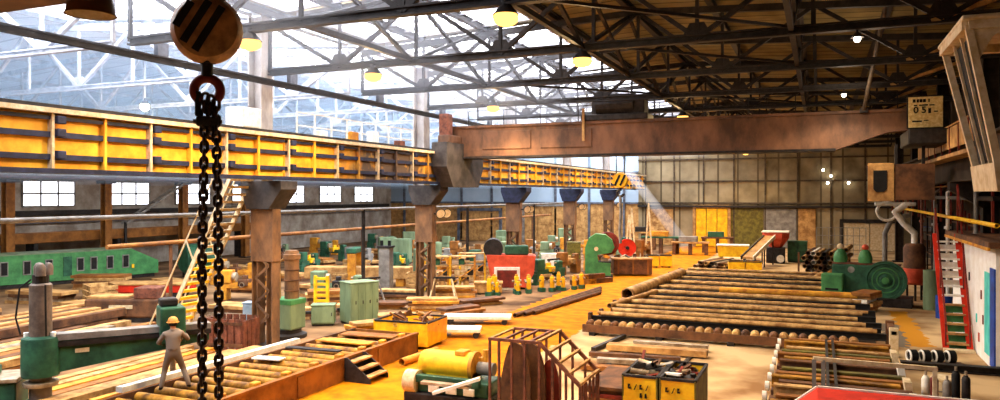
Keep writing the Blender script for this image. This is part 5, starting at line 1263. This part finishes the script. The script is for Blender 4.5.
# ------------------------------------------------------------------ stair side: green flywheel machine, tank, stair, booth
t = thing('flywheel_machine', 'dark green machine with a big round flywheel beside the pipe rack', 'machine', (2.3, 42.0, 0), R(-8))
MB().box((-1.7, -.5, .45), (.6, .6, 2.0), .08).build('body', 'green2', t); MB().box((-1.8, -.7, 0), (1.9, .9, .45), .03).build('bed', 'dark', t)
w_ = MB().lathe([(0, -.16), (.2, -.2), (.3, -.1), (.78, -.1), (.82, -.18), (.95, -.18), (.95, .14), (0, .14)], (.75, -.5, 1.3), (0, 1, 0), 36).build('flywheel', 'green2', t, True)
MB().cyl((.75, -.78, 1.3), (.75, -.64, 1.3), .16).build('hub', 'green', w_)
for rr in (.38, .6): MB().torus((.75, -.60, 1.3), (0, 1, 0), rr, .03, 32, 6).build('ring', 'green', w_)
fb = MB().box((-2.1, -1.25, .55), (-1.1, -.5, 1.55), .06).build('front_box', 'green', t); MB().box((-1.9, -1.28, .75), (-1.3, -1.24, .85)).build('slot', 'black', fb)
for x in (-1.95, -1.25): MB().bar((x, -1.1, 0), (x, -1.1, .56), .1, .1).build('leg', 'grey', t)
for k, x in enumerate((-1.35, -.2)):
    MB().lathe([(0, 2.0), (.3, 2.0), (.34, 2.3), (.26, 2.6), (.12, 2.75), (0, 2.78)], (x, 0, 0), seg=16).build('oil_pot', 'green', t, True)
    MB().sphere((x, 0, 2.85), .17, seg=12).build('pot_cap', 'redorange' if k else 'cream', t, True)
MB().cyl((-.8, -.52, 1.75), (-.8, -.42, 1.75), .16).build('gauge', 'grey', t); MB().box((-1.7, -.4, 2.0), (1.4, .4, 2.08), .01).build('top_plate', 'frame_rust', t)
plate_stack(6, 'tan plate leaning in the loose heap before the green flywheel', 'plates before the green flywheel', (2.0, 39.4, 0), R(70), 1.7, .9, .16, ('tan', 'rust2', 'timber', 'white'), .25, .04)
t = thing('pressure_tank', 'upright tank with tan top and red lower shell behind the flywheel machine', 'tank', (4.55, 44.6, 0))
MB().lathe([(0, .8), (.4, .82), (.52, .95), (.52, 1.7)], seg=22).build('lower_shell', 'redorange', t, True); MB().lathe([(.525, 1.68), (.525, 2.75), (.4, 2.95), (0, 3.0)], seg=22).build('upper_shell', 'rust', t, True)
for a_ in (.5, 2.6, 4.7): MB().bar((.38 * math.cos(a_), .38 * math.sin(a_), 0), (.38 * math.cos(a_), .38 * math.sin(a_), .95), .1, .1).build('leg', 'dark', t)
MB().tube([(0, 0, 2.9), (0, 0, 3.5), (-.5, 0, 4.0), (-.9, 0, 4.6), (-.4, 0, 5.0)], .16, 12).build('vent_pipe', 'white', t, True)
t = thing('bent_duct', 'white bent duct with round flange hanging by the yellow pipe', 'duct', (3.3, 46.5, 0))
MB().tube([(0, 0, 0), (0, 0, 3.4), (.3, 0, 4.1), (1.2, .2, 4.4)], .13, 12).build('duct', 'grey', t, True); MB().torus((.1, -.1, 4.6), (0, 1, 0), .5, .08, 22, 8).build('ring', 'white', t, True); MB().box((-.5, -.2, 4.9), (1.5, .2, 5.1), .04).build('bracket', 'white', t)
for k, (x, y, m_, lab, r, h) in enumerate(((5.1, 38.6, 'blue', 'blue barrel beside the red stair', .34, 1.0), (4.9, 41.2, 'palegreen', 'pale green barrel between tank and stair', .34, 1.9), (5.5, 36.8, 'dark', 'dark barrel behind the red stair', .36, 1.0))):
    t = thing('barrel', lab, 'barrel', (x, y, 0)); MB().lathe([(0, 0), (r, 0), (r, h), (r - .04, h), (r - .04, h - .05), (0, h - .05)], seg=20).build('body', m_, t, True)
    for z in (h * .33, h * .66): MB().torus((0, 0, z), (0, 0, 1), r, .02, 20, 6).build('hoop', m_, t)
pipe_at('yellow_pipe', 'long yellow pipe slanting along the dark stair side wall', (4.75, 25.8, 4.6), (4.75, 58.5, 4.68), .07, 'yellow')
t = thing('red_stair', 'steep red stair with white treads and green lower risers beside the white booth', 'stair', (4.1, 30.6, 0))
S0, S1 = Vector((0, 0, .05)), Vector((0, 2.7, 4.0))
for x in (0, .74): MB().bar(S0 + Vector((x, 0, 0)), S1 + Vector((x, 0, 0)), .07, .2, (1, 0, 0)).build('stringer', 'red', t)
for k in range(12):
    p = S0.lerp(S1, (k + .6) / 12.5); MB().box(p + Vector((.03, -.12, -.03)), p + Vector((.71, .12, .03))).build('tread', 'tan' if k < 5 else 'white', t)
    if k < 5: MB().box(p + Vector((.05, .1, -.3)), p + Vector((.69, .13, -.03))).build('riser', 'green', t)
    elif k > 6: MB().box(p + Vector((.05, .1, -.3)), p + Vector((.69, .13, -.12))).build('riser', 'white', t)
for x, hh in ((0, 1.0), (.74, 1.9)):
    MB().bar(S0 + Vector((x, 0, .9)), S1 + Vector((x, 0, hh)), .05, .06, (1, 0, 0)).build('handrail', 'maroon', t)
    for f in (.02, .5, 1.0): p = S0.lerp(S1, f) + Vector((x, 0, 0)); MB().bar(p, p + Vector((0, 0, .9 + (hh - .9) * f)), .05, .05).build('rail_post', 'maroon', t)
MB().box((-.1, -.35, 0), (.85, .0, .1), .02).build('foot_plate', 'cream', t)
t = thing('site_booth', 'white booth with turquoise and blue panels behind the red stair', 'booth', (5.0, 27.3, 0))
MB().box((0, 0, 0), (2.85, 8.2, 3.85)).build('walls', 'lit_white', t)
MB().box((-.25, -.25, 3.85), (2.95, 8.4, 4.05), .03).build('roof', 'rust', t); MB().box((-.27, -.27, 3.78), (-.2, 8.42, 3.88)).build('roof_edge', 'ochre', t)
MB().box((-.04, .75, .35), (0, 1.6, 3.0), .01).build('turquoise_panel', 'turq', t); MB().box((-.05, .02, .1), (0, .7, 3.2), .01).build('blue_panel', 'blue', t)
MB().box((.3, -.05, .1), (1.6, 0, 2.6), .02).build('door', 'grey', t)
for k, (y, z, m_) in enumerate(((2.2, 2.0, 'maroon'), (3.0, 1.1, 'turq'), (4.4, 2.4, 'black'), (5.6, 1.6, 'maroon'), (2.6, .5, 'redorange'), (1.9, 1.2, 'maroon'))): MB().box((-.03, y, z), (0, y + .12, z + .3)).build('sticker', m_, t)
MB().tube([(-.05, .2, 3.9), (1.2, -.3, 3.6), (2.9, -.3, 3.5)], .04).build('conduit', 'white', t)
# dark shelves and pipes against the stair side wall
for k, y in enumerate((37.5, 41.5, 46.5, 51.5, 57, 63)):
    t = thing('wall_rack', 'tall dark rack against the dark stair side wall', 'rack', (7.2, y, 0), 0, 'dark wall racks')
    for px in (-.5, .5):
        for py in (-1.2, 1.2): MB().bar((px, py, 0), (px, py, 4.6), .1, .1).build('post', 'maroon' if k % 2 else 'dark', t)
    for z in (.4, 1.6, 2.8, 4.0): MB().box((-.55, -1.25, z), (.55, 1.25, z + .07)).build('shelf', 'rust', t)
    for q in range(5):
        solid('stored_part', 'dusty part stored on a dark wall rack', 'part', MB().box((-.25, -.2, 0), (.25, .2, .3 + .12 * (q % 3)), .04), ('grey', 'cream', 'rust', 'blue', 'tan')[(q + k) % 5], (7.15, y - .9 + .42 * q, (.47, 1.67, 2.87)[(q + k) % 3]), 0, 'parts on the dark wall racks')
for k, (y, m_) in enumerate(((33.0, 'grey'), (39.8, 'white'), (44.0, 'grey'), (49.3, 'frame_rust'))):
    t = thing('drop_pipe', ['grey riser pipe behind the red stair', 'white riser pipe between stair and tank', 'grey riser pipe behind the tank', 'brown riser pipe beyond the tank'][k], 'pipe', (5.4, y, 0)); MB().tube([(0, 0, 0), (0, 0, 5.6), (.6, 0, 6.0)], .08, 10).build('pipe', m_, t, True)
    for z in (1.5, 4.0): MB().cyl((0, 0, z - .06), (0, 0, z + .06), .15).build('flange', m_, t)
t = thing('wall_gallery', 'dark gallery with maroon posts along the stair side wall', 'gallery', (6.3, 30, 0))
MB().box((-.9, 0, 5.3), (1.6, 40, 5.45)).build('deck', 'dark', t)
for k in range(14): MB().bar((-.85, .3 + 3 * k, 4.2), (-.85, .3 + 3 * k, 6.4), .08, .08).build('post', 'maroon', t)
for z in (5.9, 6.35): MB().bar((-.85, 0, z), (-.85, 40, z), .06, .06).build('rail', 'tan' if z < 6 else 'maroon', t)

# ------------------------------------------------------------------ camera, world, render look
cd = bpy.data.cameras.new('camera'); cam = bpy.data.objects.new('camera', cd); COL.objects.link(cam)
cd.sensor_fit = 'HORIZONTAL'; cd.sensor_width = 36; cd.lens = 27.0; cd.shift_y = -0.005
cd.clip_start = .05; cd.clip_end = 300
cam.location = (0, 0, 5.5); cam.rotation_euler = (PI / 2, 0, math.atan(320 / 750))
SC.camera = cam
w = bpy.data.worlds.new('world'); SC.world = w; w.use_nodes = True
bg = w.node_tree.nodes['Background']; bg.inputs[0].default_value = lin((200, 205, 215)); bg.inputs[1].default_value = .5
SC.view_settings.view_transform = 'Standard'; SC.view_settings.look = 'None'
SC.view_settings.exposure = EXPOSURE; SC.view_settings.gamma = 1.0; SC.view_settings.use_curve_mapping = False
SC.cycles.use_denoising = True
SC.cycles.max_bounces = 6; SC.cycles.diffuse_bounces = 2; SC.cycles.glossy_bounces = 2; SC.cycles.volume_bounces = 0
SC.cycles.sample_clamp_indirect = 8.0; SC.cycles.caustics_reflective = False; SC.cycles.caustics_refractive = False
